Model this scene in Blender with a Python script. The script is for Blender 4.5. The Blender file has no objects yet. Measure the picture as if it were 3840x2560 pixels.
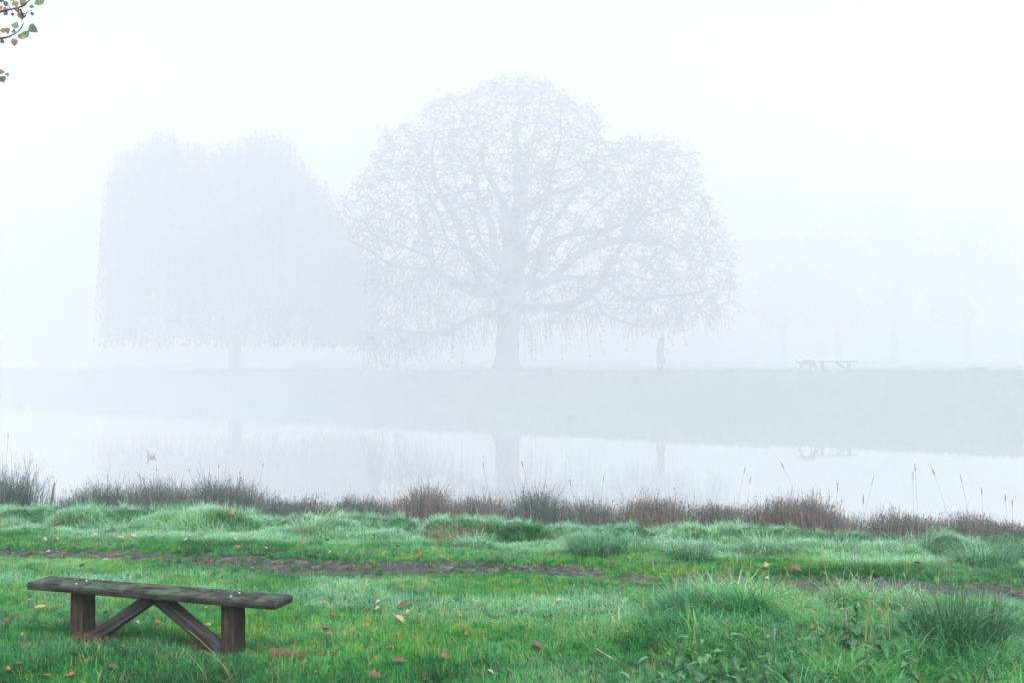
import bpy, bmesh, math, random
import numpy as np
from mathutils import Vector, Matrix, kdtree

R = math.radians
scene = bpy.context.scene
COL = scene.collection
rng = np.random.default_rng(11)
random.seed(11)

# ------------------------------------------------------------------ camera, sky, sun, exposure
FPX = 3666.0                      # focal length in pixels of the 3840 wide photograph
CAM_Z = 2.5                       # metres above the lake
PITCH = math.atan(58.0 / FPX)
cam_data = bpy.data.cameras.new('camera')
cam = bpy.data.objects.new('camera', cam_data)
COL.objects.link(cam)
cam.location = (0, 0, CAM_Z)
cam.rotation_euler = (math.pi / 2 + PITCH, 0, 0)
cam_data.sensor_width = 36.0
cam_data.lens = 36.0 * FPX / 3840.0
cam_data.clip_end = 3000
cam_data.dof.use_dof = True
cam_data.dof.focus_distance = 13.0
cam_data.dof.aperture_fstop = 3.5
scene.camera = cam

SUN_EL, SUN_AZ = R(55), R(155)     # azimuth from +Y towards +X
world = bpy.data.worlds.new('World')
scene.world = world
world.use_nodes = True
wn, wl = world.node_tree.nodes, world.node_tree.links
wn.clear()
sky = wn.new('ShaderNodeTexSky')
sky.sky_type = 'NISHITA'
sky.sun_disc = False
sky.sun_elevation = SUN_EL
sky.sun_rotation = SUN_AZ
sky.air_density = 1.0
sky.dust_density = 3.0
sky.ozone_density = 1.0
hs = wn.new('ShaderNodeHueSaturation')
hs.inputs['Saturation'].default_value = 0.45
bg = wn.new('ShaderNodeBackground')
bg.inputs['Strength'].default_value = 0.072
wo = wn.new('ShaderNodeOutputWorld')
wl.new(sky.outputs[0], hs.inputs['Color'])
wl.new(hs.outputs[0], bg.inputs['Color'])
wl.new(bg.outputs[0], wo.inputs['Surface'])

sun_data = bpy.data.lights.new('sun', 'SUN')
sun_data.energy = 1.5
sun_data.angle = R(40)
sun_data.color = (1.0, 0.97, 0.93)
sun = bpy.data.objects.new('sun', sun_data)
COL.objects.link(sun)
sd = Vector((math.sin(SUN_AZ) * math.cos(SUN_EL), math.cos(SUN_AZ) * math.cos(SUN_EL), math.sin(SUN_EL)))
sun.rotation_euler = (-sd).to_track_quat('-Z', 'Y').to_euler()

scene.view_settings.view_transform = 'Standard'
scene.view_settings.look = 'None'
scene.view_settings.gamma = 1.0
scene.view_settings.exposure = 1.97
scene.view_settings.use_curve_mapping = False
scene.render.engine = 'CYCLES'
cy = scene.cycles
cy.max_bounces = 10
cy.diffuse_bounces = 3
cy.glossy_bounces = 3
cy.transmission_bounces = 3
cy.transparent_max_bounces = 8
cy.volume_bounces = 6
cy.use_denoising = True
cy.denoising_input_passes = 'RGB_ALBEDO_NORMAL'
cy.denoising_prefilter = 'FAST'
cy.use_adaptive_sampling = False
cy.sample_clamp_indirect = 8.0

# ------------------------------------------------------------------ helpers
def px(x, y, d):
    """The point seen at pixel (x, y) of the photograph on the vertical plane d metres ahead."""
    a, b = (x - 1920.0) / FPX, (1280.0 - y) / FPX
    fy = math.cos(PITCH) - b * math.sin(PITCH)
    fz = math.sin(PITCH) + b * math.cos(PITCH)
    t = d / fy
    return Vector((a * t, d, CAM_Z + fz * t))

def vnoise(x, y, seed=0):
    x = np.asarray(x, float); y = np.asarray(y, float)
    xi = np.floor(x).astype(np.int64); yi = np.floor(y).astype(np.int64)
    fx = x - xi; fy = y - yi
    fx = fx * fx * (3 - 2 * fx); fy = fy * fy * (3 - 2 * fy)
    def h(a, b):
        n = (a * 374761393 + b * 668265263 + seed * 974634777) & 0xffffffff
        n = ((n ^ (n >> 13)) * 1274126177) & 0xffffffff
        return ((n ^ (n >> 16)) & 0xffff) / 65535.0
    return (h(xi, yi) * (1 - fx) + h(xi + 1, yi) * fx) * (1 - fy) + (h(xi, yi + 1) * (1 - fx) + h(xi + 1, yi + 1) * fx) * fy

def fbm(x, y, seed=0, oct=4):
    s, a, t = 0.0, 1.0, 0.0
    for k in range(oct):
        s = s + a * vnoise(np.asarray(x) * 2 ** k, np.asarray(y) * 2 ** k, seed + k)
        t += a; a *= 0.5
    return s / t

def sstep(a, b, x):
    t = np.clip((np.asarray(x, float) - a) / (b - a), 0, 1)
    return t * t * (3 - 2 * t)

def mesh_np(name, V, F, attrs=None, smooth=False):
    """Mesh from an (n,3) array and a list of index arrays, each (m,k)."""
    me = bpy.data.meshes.new(name)
    V = np.asarray(V, np.float32)
    F = [np.asarray(f, np.int32) for f in F if len(f)]
    me.vertices.add(len(V))
    me.vertices.foreach_set('co', V.ravel())
    nl = sum(f.size for f in F); npol = sum(len(f) for f in F)
    me.loops.add(nl)
    me.loops.foreach_set('vertex_index', np.concatenate([f.ravel() for f in F]))
    me.polygons.add(npol)
    tot = np.concatenate([np.full(len(f), f.shape[1], np.int32) for f in F])
    st = np.concatenate([[0], np.cumsum(tot)[:-1]]).astype(np.int32)
    me.polygons.foreach_set('loop_start', st)
    me.polygons.foreach_set('loop_total', tot)
    if smooth:
        me.polygons.foreach_set('use_smooth', np.ones(npol, bool))
    for k, v in (attrs or {}).items():
        a = me.attributes.new(k, 'FLOAT', 'POINT')
        a.data.foreach_set('value', np.asarray(v, np.float32))
    me.update(calc_edges=True)
    me.validate()
    return me

def link(name, me, mat=None, parent=None, loc=None):
    o = bpy.data.objects.new(name, me)
    COL.objects.link(o)
    if mat is not None and me is not None and not me.materials:
        me.materials.append(mat)
    if parent is not None:
        o.parent = parent
    if loc is not None:
        o.location = loc
    return o

def tag(o, label=None, cat=None, group=None, kind=None):
    if label: o['label'] = label
    if cat: o['category'] = cat
    if group: o['group'] = group
    if kind: o['kind'] = kind
    return o

def empty(name, loc, rz=0.0):
    o = bpy.data.objects.new(name, None)
    COL.objects.link(o)
    o.location = loc
    o.rotation_euler = (0, 0, rz)
    o.empty_display_size = 0.2
    return o

class Tubes:
    """Collects tapered tubes into one mesh."""
    def __init__(self): self.V, self.F, self.n = [], [], 0
    def add(self, P, rad, sides=5, cap=True):
        P = np.asarray(P, float); rad = np.asarray(rad, float)
        T = np.gradient(P, axis=0)
        T /= np.linalg.norm(T, axis=1)[:, None] + 1e-9
        ref = np.array([0.31, 0.17, 0.93]) if abs(T[0] @ np.array([0.31, 0.17, 0.93])) < 0.9 else np.array([1.0, 0.1, 0.0])
        A = np.cross(T, ref); A /= np.linalg.norm(A, axis=1)[:, None] + 1e-9
        B = np.cross(T, A)
        ang = np.arange(sides) * 2 * np.pi / sides
        ring = P[:, None, :] + rad[:, None, None] * (np.cos(ang)[None, :, None] * A[:, None, :] + np.sin(ang)[None, :, None] * B[:, None, :])
        m = len(P)
        idx = self.n + np.arange(m * sides).reshape(m, sides)
        self.V.append(ring.reshape(-1, 3))
        a, b = idx[:-1], idx[1:]
        self.F.append(np.stack([a, np.roll(a, -1, 1), np.roll(b, -1, 1), b], -1).reshape(-1, 4))
        self.n += m * sides
        if cap:
            self.V.append(P[-1:]); 
            e = idx[-1]
            q = np.full(sides, self.n)
            self.F.append(np.stack([e, np.roll(e, -1), q, q], -1)[:, :3].reshape(-1, 3))
            self.n += 1
    def mesh(self, name, smooth=True):
        return mesh_np(name, np.concatenate(self.V), [np.concatenate([f for f in self.F if f.shape[1] == k]) if any(f.shape[1] == k for f in self.F) else np.zeros((0, k), int) for k in (4, 3)], smooth=smooth)

def ribbons(root, direc, length, width, bend, segs=3, tipw=0.0, side=None):
    """Arrays of curved blades. root (n,3), direc horizontal lean (n,2), bend (n,) how far the tip falls outwards.
    Returns V, F list and t (0 at the root, 1 at the tip)."""
    n = len(root)
    if side is None:
        ang = rng.uniform(0, 2 * np.pi, n)
    else:
        ang = side
    S = np.stack([np.cos(ang), np.sin(ang), np.zeros(n)], -1)
    ts = np.linspace(0, 1, segs + 1)
    V, T = [], []
    for t in ts:
        th = bend * t                                    # angle from the vertical, growing along the blade
        h = length * (np.sin(np.clip(th, 1e-4, 9)) / np.clip(bend, 1e-4, 9))
        o = length * (1 - np.cos(np.clip(th, 1e-4, 9))) / np.clip(bend, 1e-4, 9)
        c = root + np.stack([direc[:, 0] * o, direc[:, 1] * o, h], -1)
        w = width * (1 - (1 - tipw) * t ** 1.6) * 0.5
        V.append(c - S * w[:, None]); V.append(c + S * w[:, None])
        T += [np.full(n, t)] * 2
    V = np.stack(V, 1); T = np.stack(T, 1)
    k = 2 * (segs + 1)
    base = np.arange(n)[:, None] * k
    F = []
    for s in range(segs):
        F.append(base + np.array([2 * s, 2 * s + 1, 2 * s + 3, 2 * s + 2]))
    return V.reshape(-1, 3), np.concatenate(F), T.reshape(-1), k

# ------------------------------------------------------------------ materials
def new_mat(name):
    m = bpy.data.materials.new(name)
    m.use_nodes = True
    nt = m.node_tree
    nt.nodes.clear()
    return m, nt.nodes, nt.links

def ramp(n, stops):
    r = n.new('ShaderNodeValToRGB')
    el = r.color_ramp.elements
    while len(el) < len(stops): el.new(0.5)
    for e, (p, c) in zip(el, stops):
        e.position = p; e.color = (*c, 1)
    return r

def grass_mat(name, stops, frost_col=(0.52, 0.84, 0.64), inst=True, trans=0.35, frost_from=0.25, frost_amt=1.0):
    m, n, l = new_mat(name)
    def at(nm, kind):
        a = n.new('ShaderNodeAttribute'); a.attribute_name = nm; a.attribute_type = kind; return a.outputs['Fac']
    K = 'INSTANCER' if inst else 'GEOMETRY'
    rp = ramp(n, stops); l.new(at('tint', K), rp.inputs[0])
    tip = n.new('ShaderNodeMapRange'); tip.inputs['From Min'].default_value = frost_from; tip.inputs['From Max'].default_value = 1.0
    l.new(at('tip', 'GEOMETRY'), tip.inputs['Value'])
    mul = n.new('ShaderNodeMath'); mul.operation = 'MULTIPLY'
    l.new(tip.outputs[0], mul.inputs[0]); l.new(at('frost', K), mul.inputs[1])
    m2 = n.new('ShaderNodeMath'); m2.operation = 'MULTIPLY'; m2.use_clamp = True
    l.new(mul.outputs[0], m2.inputs[0]); m2.inputs[1].default_value = frost_amt
    mix = n.new('ShaderNodeMix'); mix.data_type = 'RGBA'
    l.new(m2.outputs[0], mix.inputs[0]); l.new(rp.outputs[0], mix.inputs[6]); mix.inputs[7].default_value = (*frost_col, 1)
    pb = n.new('ShaderNodeBsdfPrincipled')
    pb.inputs['Roughness'].default_value = 0.5
    pb.inputs['Specular IOR Level'].default_value = 0.12
    l.new(mix.outputs[2], pb.inputs['Base Color'])
    tr = n.new('ShaderNodeBsdfTranslucent'); l.new(mix.outputs[2], tr.inputs['Color'])
    ms = n.new('ShaderNodeMixShader'); ms.inputs[0].default_value = trans
    l.new(pb.outputs[0], ms.inputs[1]); l.new(tr.outputs[0], ms.inputs[2])
    out = n.new('ShaderNodeOutputMaterial'); l.new(ms.outputs[0], out.inputs['Surface'])
    return m

def plain_mat(name, col, rough=0.7, col2=None, scale=8.0, trans=0.0, bump=0.0, spec=0.4, stretch=(1, 1, 1)):
    m, n, l = new_mat(name)
    tc = n.new('ShaderNodeTexCoord')
    mp = n.new('ShaderNodeMapping'); mp.inputs['Scale'].default_value = stretch
    l.new(tc.outputs['Object'], mp.inputs['Vector'])
    nz = n.new('ShaderNodeTexNoise'); nz.inputs['Scale'].default_value = scale; nz.inputs['Detail'].default_value = 6
    l.new(mp.outputs[0], nz.inputs['Vector'])
    rp = ramp(n, [(0.3, col), (0.7, col2 or col)])
    l.new(nz.outputs['Fac'], rp.inputs[0])
    pb = n.new('ShaderNodeBsdfPrincipled')
    pb.inputs['Roughness'].default_value = rough
    pb.inputs['Specular IOR Level'].default_value = spec
    l.new(rp.outputs[0], pb.inputs['Base Color'])
    if bump:
        b = n.new('ShaderNodeBump'); b.inputs['Strength'].default_value = bump; b.inputs['Distance'].default_value = 0.02
        l.new(nz.outputs['Fac'], b.inputs['Height']); l.new(b.outputs[0], pb.inputs['Normal'])
    out = n.new('ShaderNodeOutputMaterial')
    if trans:
        tr = n.new('ShaderNodeBsdfTranslucent'); l.new(rp.outputs[0], tr.inputs['Color'])
        ms = n.new('ShaderNodeMixShader'); ms.inputs[0].default_value = trans
        l.new(pb.outputs[0], ms.inputs[1]); l.new(tr.outputs[0], ms.inputs[2]); l.new(ms.outputs[0], out.inputs['Surface'])
    else:
        l.new(pb.outputs[0], out.inputs['Surface'])
    return m

# ------------------------------------------------------------------ the lie of the land
def y_near(x):                     # near shoreline
    x = np.asarray(x, float)
    return 15.35 - 0.155 * np.clip(x, -60, 60) + 0.5 * (vnoise(x * 0.55, x * 0 + 3.1, 5) - 0.5)
def y_crest(x):                    # top of the far bank
    x = np.asarray(x, float)
    return 53.4 - 0.5 * np.clip(x, -60, 45) + 1.2 * (vnoise(x * 0.12, x * 0 + 1.7, 8) - 0.5)
def y_path(x):                     # trodden track along the near bank
    x = np.asarray(x, float)
    return 10.02 - 0.19 * np.clip(x, -30, 30) + 0.25 * (vnoise(x * 0.5, x * 0, 21) - 0.5)

def hump(x, y): return fbm(np.asarray(x) * 1.35, np.asarray(y) * 1.9, 31, 2)

def hummock(x, y):
    s = np.asarray(y, float) - y_path(x)
    b = sstep(1.3, 2.4, s)
    b = b * (0.15 + 0.85 * sstep(1.2, 2.8, y_near(x) - np.asarray(y, float)))
    return b * (0.42 * sstep(0.32, 0.72, hump(x, y)) - 0.18)

def height(x, y):
    x = np.asarray(x, float); y = np.asarray(y, float)
    sn = y_near(x) - y             # >0 on the near bank
    near = 0.30 + 0.045 * (fbm(x * 0.7, y * 0.7, 3) - 0.5) + 0.02 * (fbm(x * 4, y * 4, 4, 2) - 0.5) + hummock(x, y)
    near = near + 0.75 * sstep(6.2, 0.0, y)
    near = near + 0.15 * np.exp(-((x - 1.9) / 1.0) ** 2 - ((y - 7.5) / 0.7) ** 2) + 0.06 * np.exp(-((x - 3.4) / 0.7) ** 2 - ((y - 7.2) / 0.6) ** 2)
    near = near - 0.25 * sstep(4.9, 1.3, sn)
    near = near - 0.045 * sstep(0.45, 0.0, np.abs(y - y_path(x)))
    near = np.where(sn > 0.9, near, 0.0 + (near) * sstep(0.0, 0.9, sn) - 0.9 * sstep(0.1, -2.5, sn))
    sf = y - y_crest(x)
    zb = 1.69 + 0.006 * np.clip(x, -60, 45)
    far = zb + 0.06 * (fbm(x * 0.35, y * 0.35, 9, 3) - 0.5) + 0.001 * np.clip(sf, 0, 200)
    far = far * sstep(-6.2, 0.4, sf) - 0.9 * sstep(-4.8, -8.0, sf)
    return np.where(sf > -9, far, near)

def ground_z(x, y): return float(height(np.array([x]), np.array([y]))[0])

def rough_mask(x, y):              # the unmown patch at the lower right
    x = np.asarray(x, float); y = np.asarray(y, float)
    w = 0.35 * (fbm(x * 1.3, y * 1.3, 41, 3) - 0.5)
    a = sstep(-0.12, 0.25, x + w - (0.50 + 0.36 * (y - 6.6)))
    top = 8.95 - 0.14 * np.clip(x - 1.2, 0, 9)
    b = sstep(0.25, -0.15, y + w - top)
    return a * b

def mud_mask(x, y):
    x = np.asarray(x, float); y = np.asarray(y, float)
    d = np.abs(y - y_path(x) - 0.10 * (vnoise(x * 1.7, y * 0, 23) - 0.5))
    n = fbm(x * 1.9, y * 6.0, 22, 5)
    wid = 0.54 + 0.28 * vnoise(x * 0.6, y * 0, 27)
    patch = 0.72 + 0.10 * sstep(0.0, 3.0, x) + 0.42 * np.exp(-((x + 1.2) / 1.4) ** 2) + 0.22 * np.exp(-((x + 4.6) / 0.6) ** 2) + 1.1 * (fbm(x * 1.0, y * 2.0, 29, 3) - 0.5)
    return sstep(0.36, 0.50, (1 - sstep(0.02, wid + 0.25, d)) * (0.30 + 1.0 * n) * patch)

# ground sheet, finer where the photograph looks
def graded(lo, hi, a, b, step, grow=1.22):
    mid = list(np.arange(a, b + 1e-6, step))
    up, s, v = [], step, b
    while v < hi:
        s *= grow; v = min(v + s, hi); up.append(v)
    dn, s, v = [], step, a
    while v > lo:
        s *= grow; v = max(v - s, lo); dn.append(v)
    return np.array(dn[::-1] + mid + up)
xs = graded(-400, 400, -10.5, 10.5, 0.07)
ys = np.concatenate([graded(-45, 17.9, 6.2, 16.9, 0.07), np.arange(18.6, 34, 2.0), np.arange(34.5, 82, 0.8), graded(83, 400, 83, 90, 2.0)])
GX, GY = np.meshgrid(xs, ys)
GZ = height(GX, GY)
mud = mud_mask(GX, GY)
GZ = GZ - 0.012 * mud * fbm(GX * 9, GY * 9, 51, 2)
V = np.stack([GX, GY, GZ], -1).reshape(-1, 3)
ny, nx = GX.shape
I = np.arange(nx * ny).reshape(ny, nx)
F = np.stack([I[:-1, :-1], I[:-1, 1:], I[1:, 1:], I[1:, :-1]], -1).reshape(-1, 4)

m_ground, n, l = new_mat('meadow_soil')
geo = n.new('ShaderNodeNewGeometry')
at = n.new('ShaderNodeAttribute'); at.attribute_name = 'mud'
nz = n.new('ShaderNodeTexNoise'); nz.inputs['Scale'].default_value = 9.0; nz.inputs['Detail'].default_value = 8
l.new(geo.outputs['Position'], nz.inputs['Vector'])
soil = ramp(n, [(0.30, (0.020, 0.020, 0.021)), (0.55, (0.050, 0.049, 0.051)), (0.8, (0.12, 0.12, 0.124))])
l.new(nz.outputs['Fac'], soil.inputs[0])
nz2 = n.new('ShaderNodeTexNoise'); nz2.inputs['Scale'].default_value = 2.2; nz2.inputs['Detail'].default_value = 6
l.new(geo.outputs['Position'], nz2.inputs['Vector'])
turf = ramp(n, [(0.3, (0.010, 0.042, 0.018)), (0.7, (0.026, 0.085, 0.032))])
l.new(nz2.outputs['Fac'], turf.inputs[0])
mx = n.new('ShaderNodeMix'); mx.data_type = 'RGBA'
l.new(at.outputs['Fac'], mx.inputs[0]); l.new(turf.outputs[0], mx.inputs[6]); l.new(soil.outputs[0], mx.inputs[7])
pb = n.new('ShaderNodeBsdfPrincipled'); pb.inputs['Roughness'].default_value = 0.85; pb.inputs['Specular IOR Level'].default_value = 0.15
l.new(mx.outputs[2], pb.inputs['Base Color'])
bp = n.new('ShaderNodeBump'); bp.inputs['Strength'].default_value = 0.8; bp.inputs['Distance'].default_value = 0.03
l.new(nz.outputs['Fac'], bp.inputs['Height']); l.new(bp.outputs[0], pb.inputs['Normal'])
out = n.new('ShaderNodeOutputMaterial'); l.new(pb.outputs[0], out.inputs['Surface'])
ground = link('ground', mesh_np('ground', V, [F], {'mud': mud.ravel()}, smooth=True), m_ground)
tag(ground, 'grassy meadow with a trodden muddy track beside the lake', kind='structure')

# lake
m_water, n, l = new_mat('lake_water')
geo = n.new('ShaderNodeNewGeometry')
mp = n.new('ShaderNodeMapping'); mp.inputs['Scale'].default_value = (0.55, 2.6, 1)
l.new(geo.outputs['Position'], mp.inputs['Vector'])
nz = n.new('ShaderNodeTexNoise'); nz.inputs['Scale'].default_value = 2.0; nz.inputs['Detail'].default_value = 3; nz.inputs['Roughness'].default_value = 0.45
l.new(mp.outputs[0], nz.inputs['Vector'])
big = n.new('ShaderNodeTexNoise'); big.inputs['Scale'].default_value = 0.07; big.inputs['Detail'].default_value = 2
l.new(geo.outputs['Position'], big.inputs['Vector'])
cr = ramp(n, [(0.42, (0.03, 0.03, 0.03)), (0.62, (1, 1, 1))]); l.new(big.outputs['Fac'], cr.inputs[0])
ml = n.new('ShaderNodeMath'); ml.operation = 'MULTIPLY'; l.new(cr.outputs[0], ml.inputs[0]); ml.inputs[1].default_value = 0.05
bp = n.new('ShaderNodeBump'); bp.inputs['Distance'].default_value = 0.05
l.new(nz.outputs['Fac'], bp.inputs['Height']); l.new(ml.outputs[0], bp.inputs['Strength'])
df = n.new('ShaderNodeBsdfDiffuse'); df.inputs['Color'].default_value = (0.07, 0.09, 0.095, 1)
gl = n.new('ShaderNodeBsdfGlossy'); gl.inputs['Roughness'].default_value = 0.03; gl.inputs['Color'].default_value = (0.97, 0.985, 1.0, 1)
fr = n.new('ShaderNodeFresnel'); fr.inputs['IOR'].default_value = 1.33
mr = n.new('ShaderNodeMapRange'); mr.inputs['To Min'].default_value = 0.82; mr.inputs['To Max'].default_value = 1.0
l.new(fr.outputs[0], mr.inputs['Value'])
l.new(bp.outputs[0], gl.inputs['Normal']); l.new(bp.outputs[0], fr.inputs['Normal'])
mxs = n.new('ShaderNodeMixShader'); l.new(mr.outputs[0], mxs.inputs[0]); l.new(df.outputs[0], mxs.inputs[1]); l.new(gl.outputs[0], mxs.inputs[2])
out = n.new('ShaderNodeOutputMaterial'); l.new(mxs.outputs[0], out.inputs['Surface'])
wx, wy = np.linspace(-399, 399, 41), np.linspace(-2, 330, 41)
WX, WY = np.meshgrid(wx, wy)
I = np.arange(41 * 41).reshape(41, 41)
water = link('lake_water', mesh_np('lake_water', np.stack([WX, WY, WX * 0], -1).reshape(-1, 3),
             [np.stack([I[:-1, :-1], I[:-1, 1:], I[1:, 1:], I[1:, :-1]], -1).reshape(-1, 4)]), m_water)
tag(water, 'still pale lake mirroring the far bank and trees', kind='structure')

# ------------------------------------------------------------------ air
def volume_mat(name, density, col, aniso):
    m, n, l = new_mat(name)
    pv = n.new('ShaderNodeVolumePrincipled')
    pv.inputs['Color'].default_value = (*col, 1)
    pv.inputs['Density'].default_value = density
    pv.inputs['Anisotropy'].default_value = aniso
    out = n.new('ShaderNodeOutputMaterial'); l.new(pv.outputs[0], out.inputs['Volume'])
    return m
def prism(name, poly, z0, z1, mat):
    k = len(poly)
    V = [(x, y, z0) for x, y in poly] + [(x, y, z1) for x, y in poly]
    me = bpy.data.meshes.new(name)
    me.from_pydata(V, [], [tuple(range(k))[::-1], tuple(range(k, 2 * k))] + [(i, (i + 1) % k, k + (i + 1) % k, k + i) for i in range(k)])
    me.materials.append(mat)
    return link(name, me)
HAZE_D, MIST_D = 0.0032, 0.0378
hz = prism('haze', [(-450, -60), (450, -60), (450, 450), (-450, 450)], -3.0, 21.0, volume_mat('thin_haze', HAZE_D, (0.810, 0.838, 0.868), 0.30))
tag(hz, 'pale morning haze filling the air over the meadow', kind='stuff')
def face(x): return 18.2 - 0.155 * max(-60, min(60, x))
ms = prism('lake_mist', [(-430, face(-430)), (-60, face(-60)), (60, face(60)), (430, face(430)), (430, 430), (-430, 430)], -2.0, 20.0,
           volume_mat('dense_mist', MIST_D, (0.810, 0.838, 0.868), 0.30))
tag(ms, 'bank of thick white mist lying over the lake and far bank', kind='stuff')

# ------------------------------------------------------------------ grass: tuft kinds scattered as stuff
def tuft_mesh(name, n, rad, lo, hi, wid, bend_lo, bend_hi, segs, lean=None):
    a = rng.uniform(0, 2 * np.pi, n); r = rad * np.sqrt(rng.uniform(0, 1, n))
    root = np.stack([r * np.cos(a), r * np.sin(a), np.full(n, -0.01)], -1)
    da = a + rng.normal(0, 0.9, n)
    if lean is not None:
        da = lean + rng.normal(0, 0.8, n)
    V, F, T, k = ribbons(root, np.stack([np.cos(da), np.sin(da)], -1), rng.uniform(lo, hi, n), wid * rng.uniform(0.7, 1.3, n),
                         rng.uniform(bend_lo, bend_hi, n), segs, side=da + np.pi / 2 + rng.normal(0, 0.5, n))
    return mesh_np(name, V, [F], {'tip': T})

def scatter(name, P, rot, scl, idx, tint, frost, protos, mat, parent=None):
    """One object whose points carry grass tufts (geometry nodes)."""
    me = bpy.data.meshes.new(name)
    me.vertices.add(len(P)); me.vertices.foreach_set('co', np.asarray(P, np.float32).ravel())
    for k, v in (('scl', scl), ('tint', tint), ('frost', frost)):
        a = me.attributes.new(k, 'FLOAT', 'POINT'); a.data.foreach_set('value', np.asarray(v, np.float32))
    a = me.attributes.new('idx', 'INT', 'POINT'); a.data.foreach_set('value', np.asarray(idx, np.int32))
    a = me.attributes.new('rot', 'FLOAT_VECTOR', 'POINT'); a.data.foreach_set('vector', np.asarray(rot, np.float32).ravel())
    o = link(name, me)
    c = bpy.data.collections.new(name + '_tufts')
    for i, p in enumerate(protos):
        if not p.materials: p.materials.append(mat)
        c.objects.link(bpy.data.objects.new('%s_tuft_%02d' % (name, i), p))
    ng = bpy.data.node_groups.new(name, 'GeometryNodeTree')
    ng.interface.new_socket('Geometry', in_out='INPUT', socket_type='NodeSocketGeometry')
    ng.interface.new_socket('Geometry', in_out='OUTPUT', socket_type='NodeSocketGeometry')
    N, L = ng.nodes, ng.links
    gi, go = N.new('NodeGroupInput'), N.new('NodeGroupOutput')
    ip = N.new('GeometryNodeInstanceOnPoints')
    ci = N.new('GeometryNodeCollectionInfo')
    ci.inputs['Collection'].default_value = c
    ci.inputs['Separate Children'].default_value = True
    ci.inputs['Reset Children'].default_value = True
    def na(nm, ty):
        a = N.new('GeometryNodeInputNamedAttribute'); a.data_type = ty; a.inputs['Name'].default_value = nm
        return next(s for s in a.outputs if s.enabled and s.name == 'Attribute')
    L.new(gi.outputs[0], ip.inputs['Points'])
    L.new(ci.outputs[0], ip.inputs['Instance'])
    ip.inputs['Pick Instance'].default_value = True
    L.new(na('idx', 'INT'), ip.inputs['Instance Index'])
    L.new(na('rot', 'FLOAT_VECTOR'), ip.inputs['Rotation'])
    L.new(na('scl', 'FLOAT'), ip.inputs['Scale'])
    L.new(ip.outputs[0], go.inputs[0])
    md = o.modifiers.new('tufts', 'NODES'); md.node_group = ng
    return o

def frost_at(x, y):
    s = y - y_path(x)
    f = 0.19 + 1.05 * sstep(0.8, 1.5, s) + 0.34 * sstep(-0.45, -0.9, s) * sstep(-2.3, -1.3, s)
    f = f * (0.15 + 1.5 * sstep(0.25, 0.75, fbm(x * 1.3, y * 2.2, 61, 5)))
    f = f * np.where(s > 1.3, 0.5 + 1.0 * sstep(0.28, 0.72, hump(x, y)), 1.0)
    f = f * (1 - 0.7 * sstep(7.5, 6.9, y) * sstep(0.4, -0.4, x))
    return np.clip(f, 0.02, 1)

GREEN = [(0.0, (0.006, 0.062, 0.019)), (0.35, (0.022, 0.195, 0.047)), (0.7, (0.070, 0.34, 0.066)), (0.94, (0.24, 0.38, 0.055)), (1.0, (0.34, 0.27, 0.12))]
m_lawn = grass_mat('lawn_blades', GREEN, frost_amt=0.85, trans=0.4)
m_tall = grass_mat('bank_blades', [(0.0, (0.016, 0.085, 0.045)), (0.5, (0.045, 0.22, 0.095)), (1.0, (0.18, 0.30, 0.09))], frost_amt=1.0, frost_from=0.0)
m_rough = grass_mat('rough_blades', [(0.0, (0.006, 0.06, 0.026)), (0.45, (0.030, 0.23, 0.070)), (0.8, (0.11, 0.38, 0.080)), (1.0, (0.36, 0.34, 0.11))], frost_amt=0.95, frost_from=0.4)

def frustum(x, y, m=0.8):
    return np.abs(x) < (y * 1920 / FPX + m)

# lawn
N = 150000
x = rng.uniform(-9.2, 9.2, N); y = rng.uniform(5.9, 14.2, N)
s = y - y_path(x)
keep = frustum(x, y, 0.7) & (s < 2.3) & (rng.uniform(0, 1, N) > 0.84 * mud_mask(x, y))
keep &= rng.uniform(0, 1, N) > 0.6 * rough_mask(x, y)
x, y = x[keep], y[keep]; s = y - y_path(x); n_ = len(x)
scl = (0.62 + 0.65 * fbm(x * 1.5, y * 1.5, 71, 3)) * rng.uniform(0.75, 1.25, n_) * (0.55 + 0.45 * sstep(0.15, 0.8, np.abs(s)))
scl *= 1 + 0.5 * sstep(1.0, 2.0, s)
scl *= 1 + 0.35 * sstep(-2.9, -3.5, s)
tint = np.clip(0.42 + 1.0 * (fbm(x * 0.9, y * 1.4, 73, 4) - 0.5) + 0.5 * (fbm(x * 7, y * 9, 74, 2) - 0.5) + rng.normal(0, 0.22, n_), 0, 1)
tint = np.clip(tint - 0.16 * sstep(7.5, 6.9, y) * sstep(0.4, -0.4, x), 0, 1)
tint = np.where(rng.uniform(0, 1, n_) < 0.035, 1.0, np.minimum(tint, 0.95))
lawn_protos = [tuft_mesh('lawn_tuft_%d' % i, 18, 0.04, 0.03, 0.095, 0.0055, 0.2, 1.6, 2) for i in range(8)]
lawn = scatter('lawn_grass', np.stack([x, y, height(x, y)], -1), np.stack([rng.normal(0, 0.1, n_), rng.normal(0, 0.1, n_), rng.uniform(0, 6.28, n_)], -1),
               scl, rng.integers(0, 8, n_), tint, np.clip(frost_at(x, y) * rng.uniform(0.1, 1.7, n_), 0, 1), lawn_protos, m_lawn)
tag(lawn, 'short dew-covered green lawn grass around the bench', kind='stuff')

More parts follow.
